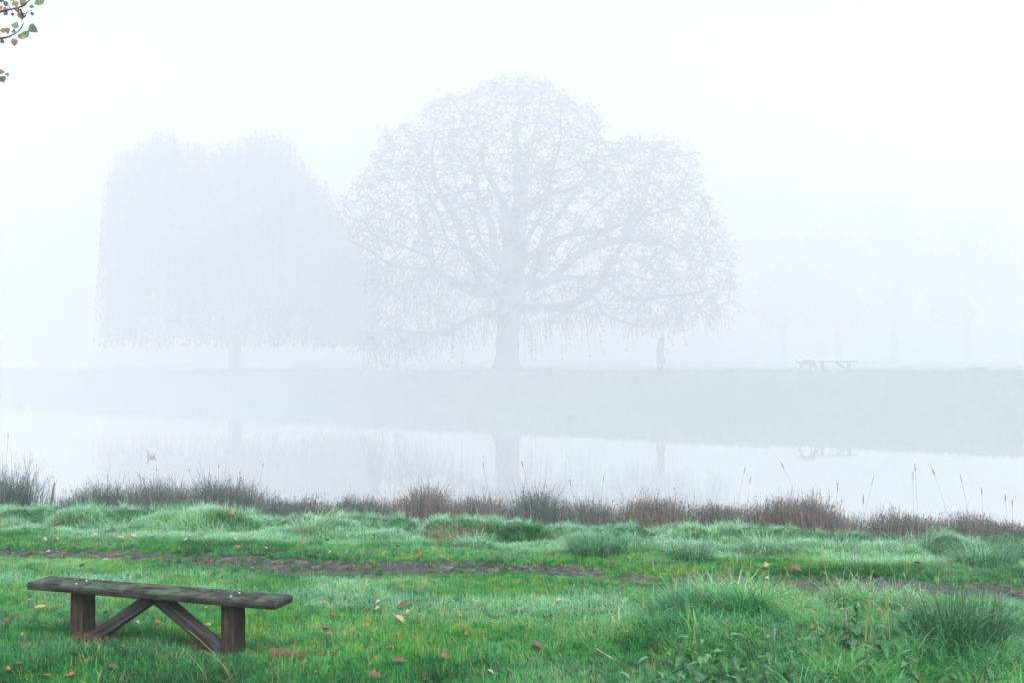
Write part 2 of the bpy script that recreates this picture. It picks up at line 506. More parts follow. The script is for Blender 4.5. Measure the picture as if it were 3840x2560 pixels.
# longer grass on the lip of the bank, and on the far shore
N = 15000
x = rng.uniform(-10, 10, N); y = rng.uniform(10, 17, N)
s = y - y_path(x); e = y_near(x) - y
dens = sstep(1.1, 1.9, s) * (0.30 + 0.70 * sstep(0.35, 1.0, e)) * (e > 0.05)
keep = frustum(x, y, 1.0) & (rng.uniform(0, 1, N) < dens)
x, y = x[keep], y[keep]; s = y - y_path(x); n_ = len(x)
scl = rng.uniform(0.5, 1.0, n_) * (0.38 + 0.42 * sstep(1.2, 2.4, s)) * (0.5 + 1.0 * fbm(x * 1.2, y * 1.2, 81, 3)) * (0.34 + 0.62 * sstep(0.9, 3.0, y_near(x) - y))
tint = np.clip(0.42 + 0.9 * (fbm(x * 0.9, y * 0.9, 83, 3) - 0.5) + rng.normal(0, 0.16, n_), 0, 1)
tall_protos = [tuft_mesh('bank_tuft_%d' % i, 30, 0.08, 0.12, 0.36, 0.006, 0.7, 2.7, 4) for i in range(7)]
fr = np.clip(frost_at(x, y) * rng.uniform(0.2, 1.5, n_), 0, 1)
tallg = scatter('bank_grass', np.stack([x, y, height(x, y) - 0.01], -1), np.stack([rng.normal(0, 0.16, n_), rng.normal(0, 0.16, n_), rng.uniform(0, 6.28, n_)], -1),
                scl, rng.integers(0, 7, n_), tint, fr, tall_protos, m_tall)
tag(tallg, 'long frosted grass flopping over the lip of the near bank', kind='stuff')

# unmown patch, lower right
N = 14000
x = rng.uniform(0.2, 6.2, N); y = rng.uniform(5.9, 9.4, N)
keep = frustum(x, y, 0.8) & (rng.uniform(0, 1, N) < rough_mask(x, y))
x, y = x[keep], y[keep]; n_ = len(x)
scl = rng.uniform(0.5, 1.05, n_) * (0.35 + 1.1 * sstep(0.25, 0.75, fbm(x * 2.2, y * 2.2, 91, 3))) * (0.62 + 0.38 * rough_mask(x - 0.25, y + 0.1))
scl *= 1 - 0.35 * sstep(3.5, 4.3, x)
scl *= 1.0 - 0.45 * np.exp(-((x - 1.75) / 1.0) ** 2 - ((y - 7.0) / 0.55) ** 2)
yel = np.exp(-((x - 1.9) / 0.9) ** 2 - ((y - 8.2) / 0.6) ** 2)
tint = np.clip(0.46 + 0.8 * (fbm(x * 1.3, y * 1.3, 93, 3) - 0.5) + 0.10 * yel + rng.normal(0, 0.24, n_), 0, 1)
rough_protos = [tuft_mesh('rough_tuft_%d' % i, 24, 0.08, 0.10, 0.38, 0.0070, 1.0, 3.1, 5) for i in range(8)]
rough = scatter('rough_grass', np.stack([x, y, height(x, y) - 0.01], -1), np.stack([rng.normal(0, 0.18, n_), rng.normal(0, 0.18, n_), rng.uniform(0, 6.28, n_)], -1),
                scl, rng.integers(0, 8, n_), tint, np.clip(frost_at(x, y) * 0.9 + 0.25 * sstep(3.6, 4.4, x), 0, 1), rough_protos, m_rough)
tag(rough, 'unmown tangle of long green and straw grass beyond the lawn', kind='stuff')

N = 9000
x = rng.uniform(-45, 32, N); y = y_crest(x) + rng.uniform(-4.6, 5, N); n_ = N
keep = frustum(x, y, 4)
x, y = x[keep], y[keep]; n_ = len(x)
farg = scatter('far_bank_grass', np.stack([x, y, height(x, y) - 0.02], -1), np.stack([rng.normal(0, 0.1, n_), rng.normal(0, 0.1, n_), rng.uniform(0, 6.28, n_)], -1),
               rng.uniform(0.35, 1.0, n_) * (0.5 + fbm(x * 0.5, y * 0.5, 99, 2)), rng.integers(0, 7, n_), rng.uniform(0.0, 0.35, n_), rng.uniform(0, 0.1, n_), tall_protos, m_tall)
tag(farg, 'misty grass on the far bank of the lake', kind='stuff')

# dry upright stalks in the unmown patch
N = 300
x = rng.uniform(0.9, 5.2, N); y = rng.uniform(6.8, 9.2, N)
w = np.exp(-((x - 2.0) / 1.2) ** 2 - ((y - 8.5) / 0.5) ** 2) + 0.13
keep = (rng.uniform(0, 1, N) < w) & (rough_mask(x, y) > 0.4)
x, y = x[keep], y[keep]; n_ = len(x)
da = rng.uniform(0, 6.28, n_)
V, F, T, k = ribbons(np.stack([x, y, height(x, y)], -1), np.stack([np.cos(da), np.sin(da)], -1), rng.uniform(0.22, 0.50, n_), np.full(n_, 0.0042), rng.uniform(0.1, 0.7, n_), 4, tipw=0.6, side=np.zeros(n_))
m_straw = plain_mat('dry_straw', (0.20, 0.13, 0.06), 0.7, (0.34, 0.24, 0.11), 3.0, trans=0.2)
st = link('dry_stalk_grass', mesh_np('dry_stalk_grass', V, [F]), m_straw)
tag(st, 'thin dry straw-coloured stalks rising from the unmown grass', kind='stuff')

# ------------------------------------------------------------------ tussocks (one thing each)
def tussock(label, x, y, rad, n, lo, hi, wid, bend, mat, tint0, frost0, lean=None, group='grass tussocks', name='grass_tussock', drop=0.0):
    a = rng.uniform(0, 2 * np.pi, n); r = rad * 0.45 * np.sqrt(rng.uniform(0, 1, n))
    root = np.stack([r * np.cos(a), r * np.sin(a) , np.zeros(n)], -1)
    root[:, 2] = height(x + root[:, 0], y + root[:, 1]) - ground_z(x, y) - 0.02
    da = a + rng.normal(0, 0.5, n)
    if lean is not None: da = np.where(rng.uniform(0, 1, n) < 0.75, lean + rng.normal(0, 0.5, n), da)
    V, F, T, k = ribbons(root, np.stack([np.cos(da), np.sin(da)], -1), rng.uniform(lo, hi, n), wid * rng.uniform(0.7, 1.3, n),
                         rng.uniform(bend[0], bend[1], n), 5, side=da + np.pi / 2 + rng.normal(0, 0.45, n))
    tint = np.repeat(np.clip(tint0 + rng.normal(0, 0.17, n), 0, 1), k)
    fr = np.repeat(np.clip(frost0 * rng.uniform(0.3, 1.3, n), 0, 1), k)
    o = link(name, mesh_np(name, V, [F], {'tip': T, 'tint': tint, 'frost': fr}), mat, loc=(x, y, ground_z(x, y)))
    return tag(o, label, 'grass tussock', group)

m_tall_s = grass_mat('tussock_blades', [(0.0, (0.012, 0.070, 0.038)), (0.5, (0.040, 0.19, 0.080)), (1.0, (0.18, 0.28, 0.08))], inst=False)
m_dry_s = grass_mat('dry_tussock_blades', [(0.0, (0.11, 0.075, 0.05)), (0.5, (0.24, 0.17, 0.10)), (1.0, (0.34, 0.28, 0.15))], inst=False, frost_amt=0.5)
m_dark_s = grass_mat('dark_tussock_blades', [(0.0, (0.012, 0.050, 0.030)), (0.5, (0.026, 0.120, 0.050)), (1.0, (0.09, 0.17, 0.055))], inst=False, frost_amt=0.5)
def gp(xp, yp, z=0.3):
    d = FPX * (CAM_Z - z) / (yp - 1338.0)
    return (xp - 1920) / FPX * d, d
for lab, xp, yp, rad, n_, hi, tn, fr in [
    ('rounded dark green grass tussock, largest on the bank right of the tree trunk', 2240, 2075, 0.62, 700, 0.56, 0.35, 0.40),
    ('pale frosted grass tussock directly above the right end of the bench', 1180, 2000, 0.55, 520, 0.44, 0.65, 0.95),
    ('low frosted grass tussock below the bleached dead grass on the bank', 1780, 2045, 0.45, 420, 0.36, 0.5, 0.75),
    ('pointed green grass tussock just right of the largest bank tussock', 2590, 2095, 0.42, 420, 0.45, 0.38, 0.55),
    ('wide yellow-green grass tussock in front of the darkest rushes', 2880, 2070, 0.60, 600, 0.48, 0.62, 0.8),
    ('small frosted grass tussock below the darkest rush clump', 3130, 2060, 0.40, 330, 0.38, 0.6, 0.85),
    ('tall green grass tussock under the sparse rushes by the shore', 3420, 2040, 0.58, 560, 0.52, 0.45, 0.6),
    ('lush green grass tussock near the right edge of the bank', 3690, 2110, 0.62, 620, 0.50, 0.42, 0.45),
    ('frosted low grass tussock on the bank behind the left end of the bench', 460, 1985, 0.45, 380, 0.36, 0.55, 0.85),
    ('bright frosted grass tussock on the bank above the middle of the bench', 820, 1990, 0.42, 360, 0.36, 0.6, 0.9),
]:
    x, y = gp(xp, yp)
    tussock(lab, x, y, rad * 1.1, int(n_ * 1.3), 0.12, hi * 0.95, 0.006, (0.8, 2.5), m_tall_s, tn, fr)
x, y = gp(1700, 2010); tussock('tangle of bleached brown dead grass among the rushes on the bank', x, y, 0.75, 520, 0.18, 0.46, 0.0048, (0.3, 2.2), m_dry_s, 0.4, 0.3, group='dead grass clumps', name='dead_grass_tussock')
x, y = gp(3600, 2462); tussock('big dark green tussock of coarse grass at the lower right', x, y, 0.62, 640, 0.22, 0.62, 0.0078, (0.25, 1.9), m_dark_s, 0.4, 0.25)
x, y = gp(3130, 2275); tussock('straw-coloured tuft of dry grass leaning left beyond the nettles', x, y, 0.22, 120, 0.18, 0.36, 0.005, (0.5, 1.2), m_dry_s, 0.5, 0.1, lean=math.pi, group='dead grass clumps', name='dead_grass_tussock')

# ------------------------------------------------------------------ rushes along the shore
m_rush = grass_mat('rush_stems', [(0.0, (0.030, 0.080, 0.074)), (0.35, (0.055, 0.094, 0.090)), (0.6, (0.092, 0.086, 0.088)), (0.85, (0.15, 0.118, 0.112)), (1.0, (0.24, 0.19, 0.14))], inst=False, trans=0.15, frost_amt=0.25, frost_col=(0.42, 0.46, 0.46))
def rush_clump(label, x0, x1, ytop, n, tint0, off=0.55, sparse=1.0):
    """Stems filling the shore between two pixel columns, tips near pixel row ytop."""
    n = int(n * 1.3)
    dm = float(y_near(np.array([(0.5 * (x0 + x1) - 1920) / FPX * 15.0]))[0]) - off
    xa, xb = (x0 - 1920) / FPX * dm, (x1 - 1920) / FPX * dm
    xm = 0.5 * (xa + xb); ym = float(y_near(np.array([xm]))[0]) - off
    H = CAM_Z - (ytop - 1338) / FPX * ym - ground_z(xm, ym)
    u = np.clip(rng.normal(0, 0.42, n), -1.15, 1.15)
    x = xm + u * 0.56 * (xb - xa)
    y = y_near(x) - off + rng.normal(0, 0.30, n)
    z = height(x, y)
    x, y, z = x, y, np.maximum(z, -0.25)
    Lh = 1.02 * H * (0.95 - 0.28 * np.abs(u) ** 2) * (0.38 + 0.92 * fbm(x * 2.3, y * 1.5, 101, 2)) * np.where(rng.uniform(0, 1, n) < 0.12, rng.uniform(0.9, 1.5, n), rng.uniform(0.45, 1.08, n))
    da = np.where(rng.uniform(0, 1, n) < 0.3, np.sign(u) * 0 + (u < 0) * np.pi, rng.uniform(0, 6.28, n))
    root = np.stack([x - xm, y - ym, z - 0.02 - ground_z(xm, ym)], -1)
    V, F, T, k = ribbons(root, np.stack([np.cos(da), np.sin(da)], -1), np.maximum(Lh, 0.12), 0.0055 * rng.uniform(0.6, 1.3, n), np.abs(rng.normal(0.30, 0.50, n)) + 0.05, 4, tipw=0.35, side=rng.normal(0, 0.5, n))
    tint = np.repeat(np.clip(tint0 + rng.normal(0, 0.2, n), 0, 1), k)
    fr = np.repeat(rng.uniform(0, 1, n) ** 2, k)
    o = link('rush_clump', mesh_np('rush_clump', V, [F], {'tip': T, 'tint': tint, 'frost': fr}), m_rush, loc=(xm, ym, ground_z(xm, ym)))
    # seed tufts: small dark clusters just below the tips
    q = rng.choice(n, max(10, n // 9), replace=False)
    VV = V.reshape(n, k, 3)
    tip = 0.5 * (VV[q, -4] + VV[q, -1]); nn = len(q)
    da2 = rng.uniform(0, 6.28, nn)
    V2, F2, T2, k2 = ribbons(tip, np.stack([np.cos(da2), np.sin(da2)], -1), rng.uniform(0.02, 0.045, nn), rng.uniform(0.008, 0.016, nn), np.full(nn, 0.7), 2, tipw=0.5, side=rng.normal(0, 0.5, nn))
    h = link('seed_tuft', mesh_np('seed_tuft', V2, [F2]), m_seed, parent=o)
    h['kind'] = 'stuff'
    return tag(o, label, 'rushes', 'rush clumps along the near shore')
m_seed = plain_mat('brown_seed_head', (0.07, 0.045, 0.04), 0.8, (0.14, 0.09, 0.07), 20)
for lab, x0, x1, yt, n_, tn in [
    ('dense green rush clump cut by the left edge beside the gap', -160, 150, 1745, 1500, 0.25),
    ('greyish green rush clump just right of the leaning stake', 215, 520, 1800, 1500, 0.30),
    ('brown-tipped rush clump on the shore beneath the swimming duck', 470, 760, 1800, 1500, 0.40),
    ('tallest rush clump, behind the middle of the bench', 690, 1010, 1775, 1900, 0.42),
    ('low thin rush clump behind the right end of the bench', 960, 1260, 1840, 1300, 0.38),
    ('greyish rush clump between the bench and the purple rushes', 1200, 1480, 1838, 1400, 0.42),
    ('purplish brown rush clump below the left side of the trunk reflection', 1430, 1740, 1815, 1600, 0.60),
    ('brown rush clump behind the bleached dead grass', 1680, 1930, 1830, 1200, 0.62),
    ('grey-green rush clump below the trunk reflection', 1880, 2130, 1835, 1300, 0.40),
    ('sparse low rush clump behind the largest tussock', 2080, 2340, 1868, 1000, 0.45),
    ('reddish brown rush clump above the pointed tussock', 2300, 2600, 1840, 1700, 0.66),
    ('pale grey rush clump between two brown clumps', 2560, 2840, 1880, 1200, 0.50),
    ('darkest brown rush clump, widest on the shore', 2790, 3260, 1862, 2700, 0.66),
    ('loose brownish rush clump under the tall seed heads', 3260, 3560, 1895, 1100, 0.60),
    ('thin rush clump with seed stalks, cut by the right edge', 3480, 3900, 1905, 1300, 0.56),
]:
    rush_clump(lab, x0, x1, yt, n_, tn)

# tall flowering stalks standing above the rushes
m_stalk = plain_mat('grey_stalk', (0.16, 0.17, 0.16), 0.7, (0.26, 0.25, 0.21), 6)
m_head = plain_mat('dark_seed_head', (0.13, 0.14, 0.155), 0.8, (0.22, 0.21, 0.205), 25)
def stalk(label, xt, yt, xb, yb, hl=0.10, hw=0.006, d=None, curve=0.0, mat=None, z=0.3, group='seed stalks above the rushes', r=0.0022):
    if d is None: d = FPX * (CAM_Z - z) / (yb - 1338.0)
    top, bot = px(xt, yt, d), px(xb, yb, d)
    bot.z = ground_z(bot.x, bot.y) - 0.02
    e = empty('grass_stalk', bot)
    t = np.linspace(0, 1, 9)[:, None]
    b, p = np.array(bot), np.array(top)
    P = (1 - t) * b + t * p
    P[:, 0] += curve * np.sin(np.pi * t[:, 0]) 
    P -= b
    tb = Tubes(); tb.add(P, np.linspace(r, r * 0.6, 9), 4)
    link('stem', tb.mesh('stem'), mat or m_stalk, e)
    hw = hw * 0.5
    r = r * 0.75
    if hl:
        dirv = P[-1] - P[-2]; dirv /= np.linalg.norm(dirv)
        tb = Tubes()
        q = np.linspace(-0.25, 0.75, 7)[:, None]
        Q = P[-1] + dirv * q * hl
        tb.add(Q, hw * np.array([0.25, 0.75, 1, 0.85, 0.95, 0.6, 0.1]), 6)
        for k in range(7):
            c = P[-1] + dirv * hl * random.uniform(-0.2, 0.65)
            a = random.uniform(0, 6.28)
            s = np.array([math.cos(a) * 0.9, 0.3 * math.sin(a), 0.5]) * hw * 1.6
            tb.add(np.stack([c, c + s * 0.5 + dirv * 0.01, c + s + dirv * 0.028]), np.array([0.003, 0.004, 0.001]), 4)
        link('seed_head', tb.mesh('seed_head'), m_head, e)
    return tag(e, label, 'grass stalk', group)
SH = [
    ('seed stalk with a drooping tip, tallest over the darkest rushes', 2938, 1752, 3015, 1965, 0.10, 0.010, 0.05),
    ('leaning pair-tipped seed stalk left of the darkest rushes', 2812, 1808, 2795, 1990, 0.07, 0.008, -0.02),
    ('slanting grey seed stalk above the pale rush clump', 2790, 1772, 2730, 1985, 0.08, 0.008, 0.0),
    ('short seed stalk tilted right over the darkest rushes', 3140, 1835, 3122, 1985, 0.10, 0.009, 0.0),
    ('seed stalk bent to the right, above the right end of the darkest rushes', 3270, 1812, 3232, 1985, 0.10, 0.008, -0.03),
    ('thick dark seed head low in front of the darkest rushes', 3238, 1882, 3248, 1995, 0.12, 0.014, 0.0),
    ('tallest upright seed stalk over the sparse rushes', 3432, 1762, 3450, 2005, 0.10, 0.010, 0.0),
    ('upright seed stalk just left of the tallest one', 3424, 1795, 3425, 2005, 0.10, 0.010, 0.0),
    ('dark club-headed stalk leaning left over the sparse rushes', 3502, 1775, 3565, 2005, 0.08, 0.014, 0.05),
    ('thin seed stalk tilted left near the right edge of the lake', 3605, 1800, 3640, 2020, 0.08, 0.008, 0.02),
    ('short dark seed stalk near the right edge of the shore', 3682, 1850, 3690, 2030, 0.07, 0.010, 0.0),
    ('leaning dark seed stalk second from the right edge', 3770, 1872, 3790, 2040, 0.09, 0.010, 0.0),
    ('small dark seed stalk closest to the right edge', 3796, 1895, 3805, 2045, 0.07, 0.009, 0.0),
    ('thin seed stalk left of the trunk reflection', 1815, 1755, 1845, 1960, 0.09, 0.007, 0.03),
    ('arching seed stalk right of the trunk reflection', 1960, 1745, 1990, 1965, 0.09, 0.008, 0.04),
    ('bent-over seed stalk above the sparse low rushes', 2140, 1818, 2165, 1990, 0.08, 0.008, 0.03),
    ('slender seed stalk tilted right above the sparse low rushes', 2262, 1802, 2235, 1990, 0.09, 0.007, 0.0),
    ('seed stalk leaning right beyond the tallest rush clump', 985, 1750, 945, 1940, 0.04, 0.008, 0.0),
    ('thin seed stalk rising from the tallest rush clump', 820, 1755, 815, 1940, 0.05, 0.008, 0.0),
    ('tall hair-thin stalk beside the left edge', 30, 1640, 12, 1900, 0.06, 0.006, 0.0),
    ('hair-thin stalk leaning right above the left edge rushes', 110, 1735, 70, 1905, 0.04, 0.006, 0.0),
]
for lab, xt, yt, xb, yb, hl, hw, cv in SH:
    stalk(lab, xt, yt, xb, yb, hl, hw, curve=cv)
m_dock = plain_mat('brown_dock_stem', (0.055, 0.035, 0.025), 0.8, (0.11, 0.07, 0.045), 20)
for lab, xt, yt, xb, yb, hl, hw, cv, r in [
    ('dark upright dock stem in the unmown grass at the lower right', 3172, 2330, 3165, 2540, 0.10, 0.010, 0.01, 0.0045),
    ('brown fuzzy seed stalk standing in the nettles', 2902, 2395, 2895, 2520, 0.09, 0.012, 0.0, 0.003),
    ('bent fuzzy seed stalk arching left by the nettles', 2285, 2462, 2365, 2560, 0.13, 0.011, 0.06, 0.003),
    ('thin dark stalk leaning left in front of the muddy track', 3345, 2135, 3420, 2330, 0.06, 0.006, 0.02, 0.0025),
    ('straight thin stalk crossing the muddy track', 3395, 2170, 3440, 2330, 0.05, 0.006, 0.0, 0.0025),
    ('upright dark stalk beside the straw-coloured tuft', 3205, 2080, 3205, 2250, 0.05, 0.007, 0.0, 0.0025),
    ('upright rusty stalk left of the straw-coloured tuft', 2765, 2110, 2770, 2270, 0.08, 0.008, 0.01, 0.0025),
    ('rusty seed stalk at the left end of the dry stalks', 2452, 2140, 2470, 2300, 0.09, 0.009, 0.0, 0.0025),
    ('dark seed spike above the muddy track near the sparse rushes', 3395, 2040, 3398, 2200, 0.10, 0.010, 0.0, 0.0025),
    ('slanted dark seed spike in the bank grass', 3312, 2070, 3330, 2200, 0.09, 0.009, 0.0, 0.0025),
    ('brown dry stalk at the far right above the track', 3625, 2085, 3640, 2240, 0.06, 0.007, 0.0, 0.0025),
    ('reddish stalk in front of the dark tussock', 2975, 2520, 2975, 2575, 0.05, 0.010, 0.0, 0.003),
]:
    stalk(lab, xt, yt, xb, yb, hl, hw, curve=cv, mat=m_dock, group='dark stalks in the unmown grass', r=r)
for lab, xt, yt, xb, yb, cv in [
    ('yellow grass stem leaning left in front of the bench brace', 680, 2425, 790, 2565, 0.03),
    ('long straw stem crossing the right bench brace', 705, 2360, 880, 2565, 0.05),
    ('curved straw stem in front of the right bench leg', 770, 2440, 880, 2560, 0.05),
    ('thin pale stem leaning left on the lawn', 1690, 2380, 1790, 2560, 0.04),
    ('pale stem beside the thin leaning lawn stem', 1780, 2400, 1815, 2560, 0.02),
]:
    stalk(lab, xt, yt, xb, yb, 0.0, 0, curve=cv, mat=m_straw, group='straw stems on the lawn', r=0.0028)

# leaning stake in the gap of the rushes
b, t_ = px(188, 1890, 15.9), px(204, 1808, 15.9)
b.z = ground_z(b.x, b.y) - 0.1
tb = Tubes(); P = np.array([np.array(t_ - b) * q for q in (0, 0.35, 0.7, 1.0)])
P[1, 0] += 0.006; P[2, 0] -= 0.004
tb.add(P, np.array([0.022, 0.02, 0.018, 0.008]), 7)
tag(link('stake', tb.mesh('stake'), plain_mat('grey_stake', (0.05, 0.055, 0.06), 0.8, (0.10, 0.10, 0.10), 12), loc=b), 'thin grey stake leaning right in the gap between the rushes', 'stake')

# ------------------------------------------------------------------ bench
def wood_mat(name, dark, light, algae, algae_top=0.6):
    m, n, l = new_mat(name)
    tc = n.new('ShaderNodeTexCoord'); geo = n.new('ShaderNodeNewGeometry')
    mp = n.new('ShaderNodeMapping'); mp.inputs['Scale'].default_value = (1.6, 22, 22)
    l.new(tc.outputs['Object'], mp.inputs['Vector'])
    g = n.new('ShaderNodeTexNoise'); g.inputs['Scale'].default_value = 2.2; g.inputs['Detail'].default_value = 8; g.inputs['Roughness'].default_value = 0.65
    l.new(mp.outputs[0], g.inputs['Vector'])
    rp = ramp(n, [(0.36, dark), (0.64, light)]); l.new(g.outputs['Fac'], rp.inputs[0])
    b = n.new('ShaderNodeTexNoise'); b.inputs['Scale'].default_value = 9.0; b.inputs['Detail'].default_value = 7; b.inputs['Roughness'].default_value = 0.7
    l.new(tc.outputs['Object'], b.inputs['Vector'])
    bm_ = ramp(n, [(0.44, (0, 0, 0)), (0.60, (1, 1, 1))]); l.new(b.outputs['Fac'], bm_.inputs[0])
    sx = n.new('ShaderNodeSeparateXYZ'); l.new(geo.outputs['Normal'], sx.inputs[0])
    up = n.new('ShaderNodeMapRange'); up.inputs['From Min'].default_value = 0.2; up.inputs['From Max'].default_value = 0.9
    up.inputs['To Min'].default_value = 0.22; up.inputs['To Max'].default_value = algae_top
    l.new(sx.outputs['Z'], up.inputs['Value'])
    mu = n.new('ShaderNodeMath'); mu.operation = 'MULTIPLY'; l.new(bm_.outputs[0], mu.inputs[0]); l.new(up.outputs[0], mu.inputs[1])
    mx = n.new('ShaderNodeMix'); mx.data_type = 'RGBA'
    l.new(mu.outputs[0], mx.inputs[0]); l.new(rp.outputs[0], mx.inputs[6]); mx.inputs[7].default_value = (*algae, 1)
    pb = n.new('ShaderNodeBsdfPrincipled'); pb.inputs['Roughness'].default_value = 0.85; pb.inputs['Specular IOR Level'].default_value = 0.12
    l.new(mx.outputs[2], pb.inputs['Base Color'])
    bp = n.new('ShaderNodeBump'); bp.inputs['Strength'].default_value = 1.0; bp.inputs['Distance'].default_value = 0.010
    l.new(g.outputs['Fac'], bp.inputs['Height']); l.new(bp.outputs[0], pb.inputs['Normal'])
    out = n.new('ShaderNodeOutputMaterial'); l.new(pb.outputs[0], out.inputs['Surface'])
    return m
m_seat = wood_mat('weathered_seat_wood', (0.006, 0.006, 0.006), (0.044, 0.044, 0.041), (0.064, 0.104, 0.076), 0.75)
m_leg = wood_mat('dark_leg_wood', (0.007, 0.005, 0.004), (0.056, 0.042, 0.033), (0.034, 0.040, 0.030), 0.3)
m_brace = wood_mat('grey_brace_wood', (0.012, 0.012, 0.013), (0.060, 0.060, 0.062), (0.045, 0.052, 0.040), 0.4)

def board(name, L, W, T, nL=48, nW=14, rad=0.012, wear=0.004, groove=0.004, seed=0, end_wear=0.01):
    """A worn timber of length L (x), width W (y), thickness T (z), centred; rounded edges, shallow splits along the grain."""
    y = np.linspace(-W / 2 + rad, W / 2 - rad, nW); z = np.linspace(-T / 2 + rad, T / 2 - rad, 4)
    c = 0.7071 * rad
    sec = [(v, T / 2) for v in y] + [(W / 2 - rad + c, T / 2 - rad + c)] + [(W / 2, v) for v in z[::-1]] + [(W / 2 - rad + c, -T / 2 + rad - c)] \
        + [(v, -T / 2) for v in y[::-1]] + [(-W / 2 + rad - c, -T / 2 + rad - c)] + [(-W / 2, v) for v in z] + [(-W / 2 + rad - c, T / 2 - rad + c)]
    sec = np.array(sec); k = len(sec)
    xs_ = np.concatenate([[-L / 2], np.linspace(-L / 2 + 0.012, L / 2 - 0.012, nL), [L / 2]])
    V = np.zeros((len(xs_), k, 3))
    for i, x in enumerate(xs_):
        s = sec.copy()
        if i in (0, len(xs_) - 1): s = s * (1 - 0.018 / np.array([W, T]) * 0.9)
        jy = (fbm(np.full(k, x * 2.2), sec[:, 0] * 9 + sec[:, 1] * 13, seed + 1, 3) - 0.5) * 2 * wear
        jz = (fbm(np.full(k, x * 2.0), sec[:, 0] * 30 + sec[:, 1] * 7, seed + 5, 3) - 0.5) * 2 * wear
        gr = np.where(np.abs(sec[:, 1]) > T / 2 - 1e-6, groove * sstep(0.62, 0.8, vnoise(np.full(k, x * 1.3), sec[:, 0] * 55, seed + 9)), 0)
        s[:, 0] += jy; s[:, 1] += jz - gr * np.sign(sec[:, 1])
        V[i, :, 0] = x + ((fbm(sec[:, 0] * 14, sec[:, 1] * 14 + i, seed + 3, 2) - 0.5) * end_wear if i in (0, 1, len(xs_) - 2, len(xs_) - 1) else 0)
        V[i, :, 1:] = s
    m = len(xs_)
    idx = np.arange(m * k).reshape(m, k)
    F4 = np.stack([idx[:-1], np.roll(idx[:-1], -1, 1), np.roll(idx[1:], -1, 1), idx[1:]], -1).reshape(-1, 4)
    VV = np.concatenate([V.reshape(-1, 3), V[0].mean(0)[None], V[-1].mean(0)[None]])
    a = m * k
    F3 = np.concatenate([np.stack([np.roll(idx[0], -1), idx[0], np.full(k, a)], -1), np.stack([idx[-1], np.roll(idx[-1], -1), np.full(k, a + 1)], -1)])
    me = mesh_np(name, VV, [F4[:, ::-1], F3[:, ::-1]])
    bm = bmesh.new(); bm.from_mesh(me); bmesh.ops.recalc_face_normals(bm, faces=bm.faces); bm.to_mesh(me); bm.free()
    return me

def bench(loc, rz, label, braces=(-1, 1), seed=0):
    e = empty('park_bench', loc, rz)
    Ls, Ws, Ts, Hl = 2.18, 0.25, 0.057, 0.418
    s = link('seat', board('seat', Ls, Ws, Ts, 70, 16, 0.012, 0.004, 0.005, seed), m_seat, e, (0, 0, Hl + Ts / 2))
    for q in (-1, 1):
        for w in (-0.055, 0.055):
            t = Tubes(); t.add([(0, 0, -0.01), (0, 0, 0.004), (0, 0, 0.006)], np.array([0.008, 0.008, 0.005]), 10)
            link('bolt', t.mesh('bolt'), m_bolt, e, (q * 0.66 + 0.02 * q, w, Hl + Ts))
        g = link('leg', board('leg', Hl + 0.13, 0.145, 0.118, 26, 8, 0.008, 0.0035, 0.004, seed + 20 + q), m_leg, e, (q * 0.665, 0, (Hl - 0.13) / 2 - 0.002))
        g.rotation_euler = (0, -math.pi / 2, 0)
    for q in braces:
        # from the foot of the leg up to the middle of the seat
        a = Vector((q * 0.60, 0, 0.035)); b = Vector((q * 0.055, 0, Hl - 0.03))
        d = b - a; ln = d.length + 0.06
        br = link('brace', board('brace', ln, 0.095, 0.088, 30, 8, 0.007, 0.003, 0.003, seed + 40 + q), m_brace, e, (a + b) / 2)
        br.rotation_euler = (0, -math.atan2(d.z, d.x), 0)
    return tag(e, label, 'bench', 'plank benches by the lake')
m_bolt = plain_mat('steel_bolt', (0.20, 0.21, 0.22), 0.4, (0.32, 0.32, 0.34), 30)
bx_, by_ = -2.684, 7.405
bench((bx_, by_, 0.282), math.atan2(-0.634, 2.09), 'dark weathered plank bench with two diagonal braces on the near lawn', seed=3)
p = px(3133, 1400, 47.5)
bench((p.x, p.y, ground_z(p.x, p.y) + 0.04), R(4), 'faint plank bench standing on the far bank in the mist', braces=(1,), seed=77)

# worn dry patches by the bench legs
def straw_patch(label, xp, yp, rx, n):
    x, y = gp(xp, yp)
    a = rng.uniform(0, 6.28, n); r = np.sqrt(rng.uniform(0, 1, n))
    root = np.stack([rx * r * np.cos(a), rx * 0.6 * r * np.sin(a), rng.uniform(0.02, 0.055, n)], -1)
    da = rng.uniform(0, 6.28, n)
    V, F, T, k = ribbons(root, np.stack([np.cos(da), np.sin(da)], -1), rng.uniform(0.05, 0.13, n), np.full(n, 0.004), rng.uniform(1.6, 2.6, n), 3)
    tag(link('dry_grass_patch', mesh_np('dry_grass_patch', V, [F]), m_straw2, loc=(x, y, ground_z(x, y))), label, 'dead grass', 'worn patches of dead grass')
m_straw2 = plain_mat('dead_grass', (0.13, 0.075, 0.05), 0.8, (0.26, 0.17, 0.11), 5.0, trans=0.2)
straw_patch('patch of brown dead grass on the lawn just right of the bench', 1085, 2478, 0.15, 260)
straw_patch('brown dead grass around the foot of the left bench leg', 365, 2408, 0.17, 240)
straw_patch('brown dead grass under the foot of the right bench brace', 790, 2438, 0.15, 200)

